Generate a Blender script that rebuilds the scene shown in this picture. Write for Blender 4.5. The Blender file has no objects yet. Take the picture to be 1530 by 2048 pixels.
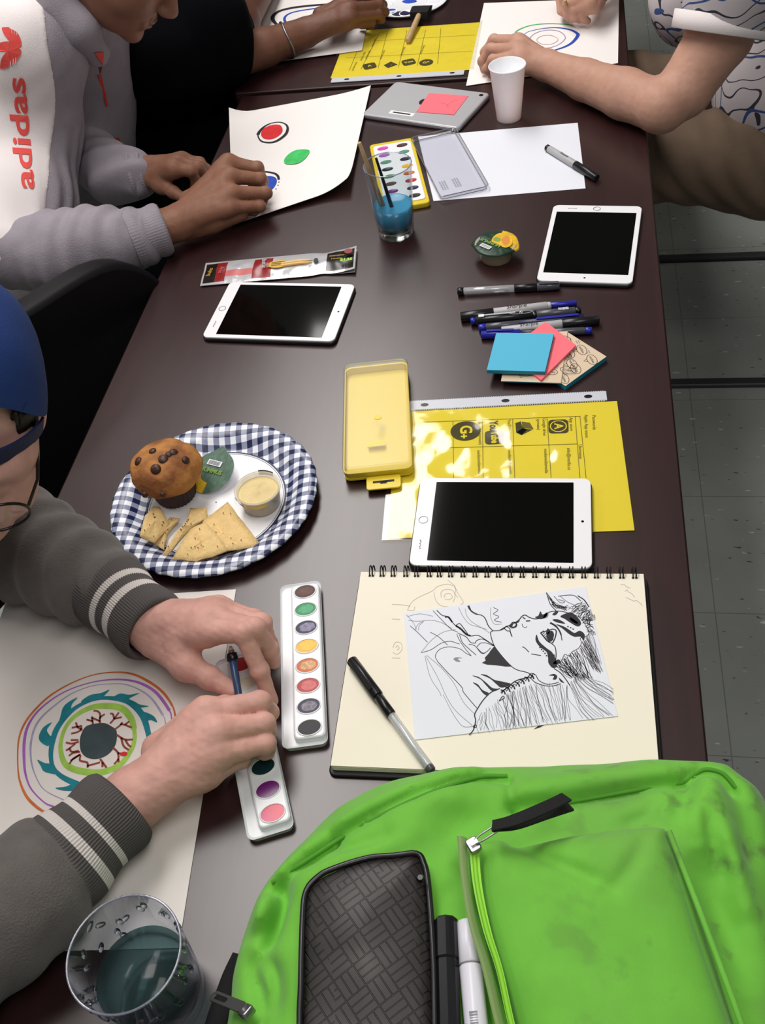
import bpy, math, random
import numpy as np
from mathutils import Vector, Matrix, noise as mnoise
from mathutils.geometry import tessellate_polygon

SC = bpy.context.scene
COL = SC.collection
TZ = 0.75                      # table top height (m)

# ------------------------------------------------------------------ camera
FPX, PITCH, ROLL, CH, YAW, CX = 2004.35, 0.82270, -0.18630, 0.87125, math.radians(15.1), 0.2505
IW, IH = 1530.0, 2048.0
_cp, _sp = math.cos(PITCH), math.sin(PITCH)
_fwd = np.array([0, _cp, -_sp]); _rt = np.array([1.0, 0, 0]); _up = np.array([0, _sp, _cp])
_r2 = math.cos(ROLL)*_rt + math.sin(ROLL)*_up
_u2 = -math.sin(ROLL)*_rt + math.cos(ROLL)*_up
_RZ = np.array([[math.cos(YAW), -math.sin(YAW), 0], [math.sin(YAW), math.cos(YAW), 0], [0, 0, 1]])
FWD, R2, U2 = _RZ@_fwd, _RZ@_r2, _RZ@_u2
CAMP = np.array([CX, 0.0, TZ+CH])

def U(px, py, h=0.0):
    """where the photo's sight line meets the level h metres above the table top"""
    d = FWD + R2*(px-IW/2)/FPX - U2*(py-IH/2)/FPX
    return Vector(CAMP + d*((TZ+h-CAMP[2])/d[2]))

cam_d = bpy.data.cameras.new('camera'); cam = bpy.data.objects.new('camera', cam_d); COL.objects.link(cam)
cam_d.sensor_fit = 'HORIZONTAL'; cam_d.sensor_width = 36.0; cam_d.lens = FPX/IW*36.0
cam_d.clip_start = 0.01; cam_d.clip_end = 50
cam.matrix_world = Matrix(((R2[0], U2[0], -FWD[0], CAMP[0]), (R2[1], U2[1], -FWD[1], CAMP[1]), (R2[2], U2[2], -FWD[2], CAMP[2]), (0, 0, 0, 1)))
SC.camera = cam

# ------------------------------------------------------------------ world, lamps, exposure
SC.view_settings.view_transform = 'Standard'; SC.view_settings.look = 'None'
SC.view_settings.gamma = 1.0; SC.view_settings.use_curve_mapping = False
SC.view_settings.exposure = 0.0
W = bpy.data.worlds.new('room_air'); SC.world = W; W.use_nodes = True
W.node_tree.nodes['Background'].inputs[0].default_value = (0.9, 0.93, 1.0, 1)
W.node_tree.nodes['Background'].inputs[1].default_value = 0.18
def area(name, x, y, z, sx, sy, power, col=(1, 0.96, 0.93), tilt=(0, 0, 0)):
    l = bpy.data.lights.new(name, 'AREA'); l.shape = 'RECTANGLE'; l.size = sx; l.size_y = sy; l.energy = power; l.color = col
    o = bpy.data.objects.new(name, l); o.location = (x, y, z); o.rotation_euler = tilt; COL.objects.link(o); return o
area('troffer_or_fill', -0.52, 1.20, 2.72, 0.6, 1.2, 24)
area('troffer_or_fill', -0.56, 2.45, 2.72, 0.6, 1.2, 25)
area('troffer_or_fill', -0.60, 3.40, 2.72, 0.6, 0.6, 8)
area('troffer_or_fill', -2.7, 1.3, 2.72, 0.6, 1.2, 20)
area('troffer_or_fill', -2.7, 4.4, 2.72, 0.6, 1.2, 14)
area('troffer_or_fill', 0.6, 0.05, 2.72, 0.6, 1.2, 15)  # added fill light brightening the table front and bag, not a room fixture
area('troffer_or_fill', 2.4, 2.0, 2.72, 0.6, 1.2, 7)

# ------------------------------------------------------------------ materials
def lin(c):
    if isinstance(c, str):
        c = c.lstrip('#'); c = [int(c[i:i+2], 16)/255 for i in (0, 2, 4)]
        c = [v/12.92 if v <= 0.04045 else ((v+0.055)/1.055)**2.4 for v in c]
    return (c[0], c[1], c[2], 1.0)
MATS = {}
def mat(name, col, rough=0.5, metal=0.0, spec=0.5, bump=0.0, bscale=200.0, var=0.0, vscale=8.0, trans=0.0, ior=1.45,
        sss=0.0, coat=0.0, emit=0.0, col2=None, stretch=(1, 1, 1), sheen=0.0, detail=3.0, ramp=(0.3, 0.7)):
    m = bpy.data.materials.new(name); m.use_nodes = True; MATS[name] = m
    nt = m.node_tree; b = nt.nodes['Principled BSDF']; L = nt.links
    b.inputs['Base Color'].default_value = lin(col); b.inputs['Roughness'].default_value = rough
    b.inputs['Metallic'].default_value = metal; b.inputs['Specular IOR Level'].default_value = spec
    b.inputs['Transmission Weight'].default_value = trans; b.inputs['IOR'].default_value = ior
    b.inputs['Coat Weight'].default_value = coat; b.inputs['Coat Roughness'].default_value = max(.08, rough*.95); b.inputs['Sheen Weight'].default_value = sheen
    if sss:
        b.inputs['Subsurface Weight'].default_value = sss; b.inputs['Subsurface Radius'].default_value = (1.0, 0.35, 0.2)
        b.inputs['Subsurface Scale'].default_value = 0.006
    if emit:
        b.inputs['Emission Color'].default_value = lin(col); b.inputs['Emission Strength'].default_value = emit
    tc = None
    def coords(s):
        nonlocal tc
        if tc is None: tc = nt.nodes.new('ShaderNodeTexCoord')
        mp = nt.nodes.new('ShaderNodeMapping'); L.new(tc.outputs['Object'], mp.inputs[0]); mp.inputs['Scale'].default_value = stretch
        n = nt.nodes.new('ShaderNodeTexNoise'); n.inputs['Scale'].default_value = s; n.inputs['Detail'].default_value = detail
        L.new(mp.outputs[0], n.inputs['Vector']); return n
    if var or col2:
        n = coords(vscale); r = nt.nodes.new('ShaderNodeValToRGB'); L.new(n.outputs['Fac'], r.inputs[0])
        c = lin(col)
        if col2: a, z = c, lin(col2)
        else: a = tuple(v*(1-var) for v in c[:3])+(1,); z = tuple(min(1, v*(1+var)) for v in c[:3])+(1,)
        r.color_ramp.elements[0].color = a; r.color_ramp.elements[1].color = z
        r.color_ramp.elements[0].position, r.color_ramp.elements[1].position = ramp
        L.new(r.outputs[0], b.inputs['Base Color'])
    if bump:
        n = coords(bscale); bp = nt.nodes.new('ShaderNodeBump'); bp.inputs['Strength'].default_value = bump; bp.inputs['Distance'].default_value = 0.002
        L.new(n.outputs['Fac'], bp.inputs['Height']); L.new(bp.outputs[0], b.inputs['Normal'])
    return m
def clear(name, tint='#ffffff', rough=0.08, base=0.04, fres=1.45, bump=0.0, bscale=30.0, haze=0.0, hcol='#ffffff'):
    """thin clear plastic: see-through with a surface gloss"""
    m = bpy.data.materials.new(name); m.use_nodes = True; MATS[name] = m; nt = m.node_tree; L = nt.links
    nt.nodes.remove(nt.nodes['Principled BSDF']); out = nt.nodes['Material Output']
    t = nt.nodes.new('ShaderNodeBsdfTransparent'); t.inputs[0].default_value = lin(tint)
    g = nt.nodes.new('ShaderNodeBsdfGlossy'); g.inputs['Roughness'].default_value = rough
    lw = nt.nodes.new('ShaderNodeLayerWeight'); lw.inputs['Blend'].default_value = .5
    pw = nt.nodes.new('ShaderNodeMath'); pw.operation = 'POWER'; pw.inputs[1].default_value = 5; L.new(lw.outputs['Facing'], pw.inputs[0])
    ad = nt.nodes.new('ShaderNodeMath'); ad.operation = 'MULTIPLY_ADD'; ad.use_clamp = True; f0 = ((fres-1)/(fres+1))**2+base; ad.inputs[1].default_value = .85-f0; ad.inputs[2].default_value = f0; L.new(pw.outputs[0], ad.inputs[0])
    mx = nt.nodes.new('ShaderNodeMixShader'); L.new(ad.outputs[0], mx.inputs[0]); 
    if haze:
        df = nt.nodes.new('ShaderNodeBsdfDiffuse'); df.inputs[0].default_value = lin(hcol)
        m2 = nt.nodes.new('ShaderNodeMixShader'); m2.inputs[0].default_value = haze
        L.new(t.outputs[0], m2.inputs[1]); L.new(df.outputs[0], m2.inputs[2]); L.new(m2.outputs[0], mx.inputs[1])
    else: L.new(t.outputs[0], mx.inputs[1])
    L.new(g.outputs[0], mx.inputs[2]); L.new(mx.outputs[0], out.inputs[0])
    if bump:
        tc = nt.nodes.new('ShaderNodeTexCoord'); n = nt.nodes.new('ShaderNodeTexNoise'); n.inputs['Scale'].default_value = bscale; n.inputs['Detail'].default_value = 2
        L.new(tc.outputs['Object'], n.inputs['Vector'])
        bp = nt.nodes.new('ShaderNodeBump'); bp.inputs['Strength'].default_value = bump; bp.inputs['Distance'].default_value = 0.004
        L.new(n.outputs['Fac'], bp.inputs['Height']); L.new(bp.outputs[0], g.inputs['Normal']); L.new(bp.outputs[0], lw.inputs['Normal'])
    return m

# ------------------------------------------------------------------ mesh builder
def bez(pts, n=8, closed=False):
    """Catmull-Rom through 2-D / 3-D points"""
    P = [np.array(p, float) for p in pts]
    if len(P) < 3 and not closed: return [tuple(p) for p in P]
    out = []; N = len(P); R = N if closed else N-1
    for i in range(R):
        p0 = P[(i-1) % N] if closed or i > 0 else 2*P[0]-P[1]
        p1, p2 = P[i], P[(i+1) % N]
        p3 = P[(i+2) % N] if closed or i+2 < N else 2*P[-1]-P[-2]
        for k in range(n):
            t = k/n
            out.append(tuple(.5*((2*p1)+(-p0+p2)*t+(2*p0-5*p1+4*p2-p3)*t*t+(-p0+3*p1-3*p2+p3)*t**3)))
    if not closed: out.append(tuple(P[-1]))
    return out
def rrect(w, d, r, n=6):
    o = []
    for cx, cy, a in ((w/2-r, d/2-r, 0), (-w/2+r, d/2-r, 90), (-w/2+r, -d/2+r, 180), (w/2-r, -d/2+r, 270)):
        for k in range(n+1):
            t = math.radians(a+90*k/n); o.append((cx+r*math.cos(t), cy+r*math.sin(t)))
    return o
def ell(a, b, n=40, ph=0.0): return [(a*math.cos(2*math.pi*k/n+ph), b*math.sin(2*math.pi*k/n+ph)) for k in range(n)]

class G:
    def __init__(s, M=None):
        s.v = []; s.f = []; s.fm = []; s.fs = []; s.mats = []; s.M = M or Matrix()
    def mi(s, m):
        if isinstance(m, str): m = MATS[m]
        if m not in s.mats: s.mats.append(m)
        return s.mats.index(m)
    def add(s, verts, faces, m, smooth=False, M=None):
        T = s.M @ M if M is not None else s.M
        o = len(s.v); s.v += [T @ Vector(p) for p in verts]; k = s.mi(m)
        for f in faces: s.f.append([o+i for i in f]); s.fm.append(k); s.fs.append(smooth)
    def box(s, c, d, m, M=None, b=0.0):
        if b: return s.prism(rrect(d[0], d[1], b, 3), c[2]-d[2]/2, c[2]+d[2]/2, m, M=(M or Matrix()) @ Matrix.Translation((c[0], c[1], 0)), bev=min(b, d[2]*.3))
        x, y, z = d[0]/2, d[1]/2, d[2]/2
        v = [(c[0]+i*x, c[1]+j*y, c[2]+k*z) for i in (-1, 1) for j in (-1, 1) for k in (-1, 1)]
        s.add(v, [(0, 1, 3, 2), (4, 6, 7, 5), (0, 4, 5, 1), (2, 3, 7, 6), (0, 2, 6, 4), (1, 5, 7, 3)], m, False, M)
    def rings(s, R, m, close=True, cap0=True, cap1=True, smooth=True, M=None, mfun=None):
        n = len(R[0]); v = [p for r in R for p in r]; e = n if close else n-1
        if mfun is None:
            fs = [(i*n+j, i*n+(j+1) % n, (i+1)*n+(j+1) % n, (i+1)*n+j) for i in range(len(R)-1) for j in range(e)]
            s.add(v, fs, m, smooth, M)
        else:
            T = s.M @ M if M is not None else s.M
            o = len(s.v); s.v += [T @ Vector(p) for p in v]
            for i in range(len(R)-1):
                for j in range(e):
                    s.f.append([o+i*n+j, o+i*n+(j+1) % n, o+(i+1)*n+(j+1) % n, o+(i+1)*n+j]); s.fm.append(s.mi(mfun(i, j))); s.fs.append(smooth)
        if cap0: s.add(R[0], [tuple(range(n))[::-1]], m, False, M)
        if cap1: s.add(R[-1], [tuple(range(n))], m, False, M)
    def prism(s, ol, z0, z1, m, bev=0.0, M=None, smooth=False, mtop=None):
        """outline (counter-clockwise) extruded from z0 to z1, optional rounded top and bottom edge"""
        c = np.mean(np.array(ol), 0); R = []
        def ring(z, ins):
            if not ins: return [(p[0], p[1], z) for p in ol]
            o = []; n = len(ol)
            for i in range(n):
                a, b, d = np.array(ol[i-1]), np.array(ol[i]), np.array(ol[(i+1) % n])
                t = d-a; l = np.linalg.norm(t) or 1; nn = np.array([-t[1], t[0]])/l
                q = b+nn*ins; o.append((q[0], q[1], z))
            return o
        if bev: R = [ring(z0, bev), ring(z0+bev*.3, bev*.3), ring(z0+bev, 0), ring(z1-bev, 0), ring(z1-bev*.3, bev*.3), ring(z1, bev)]
        else: R = [ring(z0, 0), ring(z1, 0)]
        s.rings(R, m, cap0=False, cap1=False, smooth=bool(bev) or smooth, M=M)
        for r, up in ((R[0], False), (R[-1], True)):
            t = tessellate_polygon([[Vector(p) for p in r]]); fs = []
            for a, b, d in t:
                A, B, D = (Vector(r[i]) for i in (a, b, d)); k = (B-A).cross(D-A).z > 0
                fs.append((a, b, d) if k == up else (a, d, b))
            s.add(r, fs, (mtop or m) if up else m, False, M)
    def poly(s, pts, m, M=None):
        pts = [Vector(p) if len(p) == 3 else Vector((p[0], p[1], 0)) for p in pts]
        fs = []
        for a, b, d in tessellate_polygon([pts]):
            k = (pts[b]-pts[a]).cross(pts[d]-pts[a]).z
            fs.append((a, b, d) if k > 0 else (a, d, b))
        s.add(pts, fs, m, False, M)
    def lathe(s, prof, m, n=40, M=None, smooth=True, cap0=True, cap1=False, mfun=None, rad=None):
        R = []
        for r, z in prof:
            R.append([((r*(rad(2*math.pi*k/n, z) if rad else 1))*math.cos(2*math.pi*k/n), (r*(rad(2*math.pi*k/n, z) if rad else 1))*math.sin(2*math.pi*k/n), z) for k in range(n)])
        s.rings(R, m, cap0=cap0, cap1=cap1, smooth=smooth, M=M, mfun=mfun)
    def tube(s, path, rad, m, n=10, M=None, flat=None, cap=True, smooth=True):
        P = [Vector(p) for p in path]; R = []; N = len(P)
        ref = Vector((0, 0, 1)); prev = None
        for i, p in enumerate(P):
            t = (P[min(i+1, N-1)]-P[max(i-1, 0)]).normalized()
            if prev is None:
                a = t.cross(ref) if abs(t.dot(ref)) < .95 else t.cross(Vector((1, 0, 0)))
            else: a = prev-t*prev.dot(t)
            a.normalize(); prev = a; b = a.cross(t).normalized()
            r = rad[i] if hasattr(rad, '__len__') else rad
            fl = flat or 1.0
            R.append([p+(a*math.cos(2*math.pi*k/n)+b*math.sin(2*math.pi*k/n)*fl)*r for k in range(n)])
        s.rings(R, m, cap0=cap, cap1=cap, smooth=smooth, M=M)
    def ribbon(s, pts, w, m, M=None, z=None):
        """flat painted line lying in the xy plane"""
        P = [Vector(p) if len(p) == 3 else Vector((p[0], p[1], z or 0)) for p in pts]; N = len(P); v = []
        for i, p in enumerate(P):
            t = P[min(i+1, N-1)]-P[max(i-1, 0)]; nn = Vector((-t.y, t.x, 0))
            if nn.length < 1e-9: nn = Vector((1, 0, 0))
            nn.normalize(); ww = (w[i] if hasattr(w, '__len__') else w)/2
            v += [p-nn*ww, p+nn*ww]
        s.add(v, [(2*i, 2*i+2, 2*i+3, 2*i+1) for i in range(N-1)], m, False, M)
    def text(s, txt, size, m, M=None, bold=0.0, align='CENTER', shear=0.0, sx=1.0):
        c = bpy.data.curves.new('t', 'FONT'); c.body = txt; c.size = size; c.align_x = align; c.align_y = 'CENTER'; c.offset = bold; c.shear = shear; c.resolution_u = 3
        o = bpy.data.objects.new('t', c); COL.objects.link(o)
        me = bpy.data.meshes.new_from_object(o.evaluated_get(bpy.context.evaluated_depsgraph_get()))
        v = [(p.co.x*sx, p.co.y, p.co.z) for p in me.vertices]; f = [tuple(p.vertices) for p in me.polygons]
        s.add(v, f, m, False, M)
        bpy.data.objects.remove(o); bpy.data.curves.remove(c); bpy.data.meshes.remove(me)
    def build(s, name, parent=None, loc=None):
        me = bpy.data.meshes.new(name)
        if parent is not None: o0 = Vector(parent['_w'])
        elif loc is not None: o0 = Vector(loc)
        else:
            a = np.array([tuple(p) for p in s.v]); o0 = Vector(((a[:, 0].min()+a[:, 0].max())/2, (a[:, 1].min()+a[:, 1].max())/2, a[:, 2].min()))
        me.from_pydata([tuple(p-o0) for p in s.v], [], s.f)
        for m in s.mats: me.materials.append(m)
        me.polygons.foreach_set('material_index', s.fm); me.polygons.foreach_set('use_smooth', s.fs); me.update()
        o = bpy.data.objects.new(name, me); COL.objects.link(o)
        if parent is not None: o.parent = parent
        else: o.location = o0
        o['_w'] = tuple(o0)
        return o

def tag(o, label=None, cat=None, group=None, kind=None):
    if label: o['label'] = label
    if cat: o['category'] = cat
    if group: o['group'] = group
    if kind: o['kind'] = kind
    return o
def thing(name, label, cat, loc, group=None):
    o = bpy.data.objects.new(name, None); o.empty_display_size = .02; o.location = loc; COL.objects.link(o); o['_w'] = tuple(loc)
    return tag(o, label, cat, group)
def T(x=0, y=0, z=0): return Matrix.Translation((x, y, z))
def RX(a): return Matrix.Rotation(math.radians(a), 4, 'X')
def RY(a): return Matrix.Rotation(math.radians(a), 4, 'Y')
def RZ(a): return Matrix.Rotation(math.radians(a), 4, 'Z')
def basis(o, x, z):
    """matrix with origin o, x axis along x, z axis near z"""
    x = Vector(x).normalized(); z = Vector(z); z = (z-x*z.dot(x)).normalized(); y = z.cross(x)
    return Matrix(((x.x, y.x, z.x, o[0]), (x.y, y.y, z.y, o[1]), (x.z, y.z, z.z, o[2]), (0, 0, 0, 1)))
def lay(a, b, h, z=None):
    """frame on the table: origin midway between photo points a and b at height h, x from a to b"""
    A, B = U(*a, h), U(*b, h); return basis((A+B)/2, B-A, (0, 0, 1)), (B-A).length
def UP(pts, h): return [U(x, y, h) for x, y in pts]

# ------------------------------------------------------------------ implicit bodies (smooth blends meshed with surface nets)
def smin(a, b, k):
    h = np.clip(.5+.5*(b-a)/k, 0, 1); return b*(1-h)+a*h-k*h*(1-h)
class SDF:
    def __init__(s, lo, hi, vox):
        s.lo = np.array(lo, float); s.vox = vox; n = np.ceil((np.array(hi)-s.lo)/vox).astype(int)+1
        ax = [s.lo[i]+vox*np.arange(n[i]) for i in range(3)]
        s.P = np.stack(np.meshgrid(*ax, indexing='ij'), -1).astype(np.float32); s.n = n
    def cone(s, a, b, ra, rb, flat=None):
        """tapered capsule; flat=(axis, factor) squeezes it along an axis"""
        a = np.array(a, np.float32); b = np.array(b, np.float32); ba = b-a; l = float(ba@ba) or 1e-9
        q = s.P-a; h = np.clip(q@ba/l, 0, 1); q = q-h[..., None]*ba
        if flat is not None:
            n = np.array(flat[0], np.float32); n /= np.linalg.norm(n); c = q@n; q = q+(c*(flat[1]-1))[..., None]*n
        return np.sqrt((q*q).sum(-1))-(ra+(rb-ra)*h)
    def ellip(s, c, r, R=None):
        q = s.P-np.array(c, np.float32)
        if R is not None: q = q@np.array(R, np.float32)      # columns of R = axes
        r = np.array(r, np.float32); k = np.sqrt(((q/r)**2).sum(-1)); k2 = np.sqrt(((q/(r*r))**2).sum(-1))+1e-9
        return k*(k-1)/k2
    def mesh(s, F):
        I = F < 0; n = np.array(F.shape)-1; P = s.P
        acc = np.zeros((*n, 3), np.float32); cnt = np.zeros(n, np.float32)
        sl = lambda d: tuple(slice(d[i], d[i]+n[i]) for i in range(3))
        cr = [(x, y, z) for x in (0, 1) for y in (0, 1) for z in (0, 1)]
        for a in cr:
            for ax in range(3):
                if a[ax]: continue
                b = list(a); b[ax] = 1; fa, fb = F[sl(a)], F[sl(tuple(b))]; mk = (fa < 0) != (fb < 0)
                t = np.where(mk, fa/np.where(mk, fa-fb, 1), 0)[..., None]
                acc += mk[..., None]*(P[sl(a)]*(1-t)+P[sl(tuple(b))]*t); cnt += mk
        act = cnt > 0; idx = -np.ones(n, int); idx[act] = np.arange(act.sum())
        V = acc[act]/cnt[act][:, None]; Q = []
        for ax in range(3):
            u, w = (ax+1) % 3, (ax+2) % 3
            sA = [slice(1, n[i]) for i in range(3)]; sA[ax] = slice(0, n[ax]); sB = list(sA); sB[ax] = slice(1, n[ax]+1)
            fa, fb = I[tuple(sA)], I[tuple(sB)]; e = np.argwhere(fa != fb)
            if not len(e): continue
            fl = fa[tuple(e.T)]; base = e.copy(); base[:, u] += 1; base[:, w] += 1
            def g(du, dw):
                q = base.copy(); q[:, u] += du; q[:, w] += dw; return idx[tuple(q.T)]
            q = np.stack([g(-1, -1), g(0, -1), g(0, 0), g(-1, 0)], 1); q[~fl] = q[~fl][:, ::-1]; Q.append(q)
        Q = np.concatenate(Q); Q = Q[(Q >= 0).all(1)]
        return V, Q
def relax(V, Q, it=2, lam=.5):
    """even out small stair steps"""
    e = np.concatenate([Q[:, [i, (i+1) % 4]] for i in range(4)]); V = V.astype(float).copy()
    for _ in range(it):
        a = np.zeros_like(V); c = np.zeros(len(V))
        np.add.at(a, e[:, 0], V[e[:, 1]]); np.add.at(c, e[:, 0], 1); np.add.at(a, e[:, 1], V[e[:, 0]]); np.add.at(c, e[:, 1], 1)
        V += lam*(a/np.maximum(c, 1)[:, None]-V)
    return V
def bounds(pts, pad): 
    a = np.array([tuple(p) for p in pts]); return a.min(0)-pad, a.max(0)+pad
def nz(P, s, seed=0.0):
    """cheap smooth pseudo-noise in about [-1, 1]"""
    x, y, z = P[..., 0]*s+seed, P[..., 1]*s+1.7*seed, P[..., 2]*s-seed
    return (np.sin(x+1.3*np.sin(1.7*y+.5*z))+np.sin(1.3*y+1.1*np.sin(1.9*z+.7*x))+np.sin(1.1*z+1.2*np.sin(1.6*x+.6*y)))/3
# ------------------------------------------------------------------ palette
mat('table_laminate', '#2b1314', rough=.33, spec=.7, coat=.5, var=.16, vscale=6, stretch=(14, 1.2, 1), bump=.02, bscale=160)
mat('table_edge', '#22110f', rough=.4)
mat('wall_paint', '#6f6f6c', rough=.9, bump=.05, bscale=120)
mat('ceiling_tile', '#cfcdc8', rough=.95, bump=.2, bscale=90)
mat('vinyl_strip', '#3a3a3c', rough=.45)
mat('paper', '#f3eeec', rough=.85)
mat('paper_cream', '#f3ecda', rough=.85)
mat('paper_cool', '#e6e9f2', rough=.85)
mat('paper_drawing', '#eae4df', rough=.9, bump=.05, bscale=900)
mat('white_plastic', '#eef0f4', rough=.3)
mat('cup_plastic', '#eeecf0', rough=.4, sss=.3)
mat('black_plastic', '#101012', rough=.3)
mat('soft_black', '#0b0b0d', rough=.6)
mat('ink', '#1b191c', rough=.6)
mat('ink_grey', '#8f8e94', rough=.8)
mat('pencil_grey', '#b9b4a6', rough=.8)
mat('metal', '#a4a4a6', rough=.38, metal=1)
mat('dark_metal', '#4a4a4c', rough=.35, metal=1)
mat('chair_black', '#0e0d10', rough=.6, spec=.25, bump=.08, bscale=400)
def floor_material():
    m = mat('floor_tile', '#a2a7a2', rough=.42, var=.10, vscale=5, bump=.02, bscale=60); nt = m.node_tree; L = nt.links; b = nt.nodes['Principled BSDF']
    src = b.inputs['Base Color'].links[0].from_socket
    tc = nt.nodes.new('ShaderNodeTexCoord')
    for sc, lo, colr, st in ((46, .735, '#4a4e50', (1.0, 3.0, 1)), (34, .745, '#d6d8d4', (1.0, 2.6, 1))):
        mp = nt.nodes.new('ShaderNodeMapping'); mp.inputs['Scale'].default_value = st; mp.inputs['Location'].default_value = (sc, 3, 0); L.new(tc.outputs['Object'], mp.inputs[0])
        n = nt.nodes.new('ShaderNodeTexNoise'); n.inputs['Scale'].default_value = sc; n.inputs['Detail'].default_value = 1; L.new(mp.outputs[0], n.inputs['Vector'])
        r = nt.nodes.new('ShaderNodeValToRGB'); r.color_ramp.elements[0].position = lo-.03; r.color_ramp.elements[1].position = lo+.02; L.new(n.outputs['Fac'], r.inputs[0])
        mx = nt.nodes.new('ShaderNodeMixRGB'); L.new(r.outputs[0], mx.inputs[0]); L.new(src, mx.inputs[1]); mx.inputs[2].default_value = lin(colr); src = mx.outputs[0]
    br = nt.nodes.new('ShaderNodeTexBrick'); br.offset = 0; br.inputs['Scale'].default_value = 1.0; br.inputs['Brick Width'].default_value = .305; br.inputs['Row Height'].default_value = .305
    br.inputs['Mortar Size'].default_value = .0011; br.inputs['Color1'].default_value = br.inputs['Color2'].default_value = (1, 1, 1, 1); br.inputs['Mortar'].default_value = (.62, .62, .62, 1)
    mp = nt.nodes.new('ShaderNodeMapping'); mp.inputs['Location'].default_value = (.07, .02, 0); L.new(tc.outputs['Object'], mp.inputs[0]); L.new(mp.outputs[0], br.inputs['Vector'])
    mx = nt.nodes.new('ShaderNodeMixRGB'); mx.blend_type = 'MULTIPLY'; mx.inputs[0].default_value = 1; L.new(src, mx.inputs[1]); L.new(br.outputs[0], mx.inputs[2]); L.new(mx.outputs[0], b.inputs['Base Color'])
floor_material()

# ------------------------------------------------------------------ room shell
g = G(); g.box((0, 2.0, -.05), (8, 9, .1), 'floor_tile'); tag(g.build('floor', loc=(0, 0, 0)), kind='structure')
g = G(); g.box((0, 6.55, 1.4), (8, .1, 2.8), 'wall_paint'); tag(g.build('wall_far'), kind='structure')
g = G(); g.box((-4.05, 2.0, 1.4), (.1, 9, 2.8), 'wall_paint'); tag(g.build('wall_left'), kind='structure')
g = G(); g.box((4.05, 2.0, 1.4), (.1, 9, 2.8), 'wall_paint'); tag(g.build('wall_right'), kind='structure')
g = G(); g.box((0, 2.0, 2.8), (8, 9, .1), 'ceiling_tile'); tag(g.build('ceiling'), kind='structure')
for k, y in enumerate((1.862, 2.37)):
    g = G(); g.prism(rrect(1.6, .026, .006, 2), 0, .012, 'vinyl_strip', bev=.004, M=T(1.25, y, 0)); tag(g.build('trim_%d' % (k+1)), kind='structure')

# ------------------------------------------------------------------ tables
def table(label, x0, x1, y0, y1, legs):
    t = thing('meeting_table', label, 'table', ((x0+x1)/2, (y0+y1)/2, 0), None)
    g = G(); g.prism(rrect(x1-x0, y1-y0, .008, 3), TZ-.028, TZ, 'table_edge', bev=.0025, M=T((x0+x1)/2, (y0+y1)/2, 0), mtop='table_laminate'); g.build('tabletop', t)
    for x, y in legs:
        g = G(); g.tube([(x, y, .0), (x, y, TZ-.028)], .022, 'dark_metal', 14); g.build('leg', t)
    g = G(); g.box(((x0+x1)/2, (y0+y1)/2, TZ-.055), (x1-x0-.16, .03, .05), 'dark_metal'); g.build('crossbar', t)
    return t
table('dark brown laminate table in front, with the sketchbook, backpack and paint trays on it', -.385, .385, -.16, 1.885, [(-.3, .1), (-.3, 1.78), (.2, .1), (.2, 1.78)])
table('dark brown laminate table farther back, under the palette and foam brush', -.405, .365, 1.899, 3.5, [(-.3, 2.02), (-.3, 3.4), (.2, 2.02), (.2, 3.4)])
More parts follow.
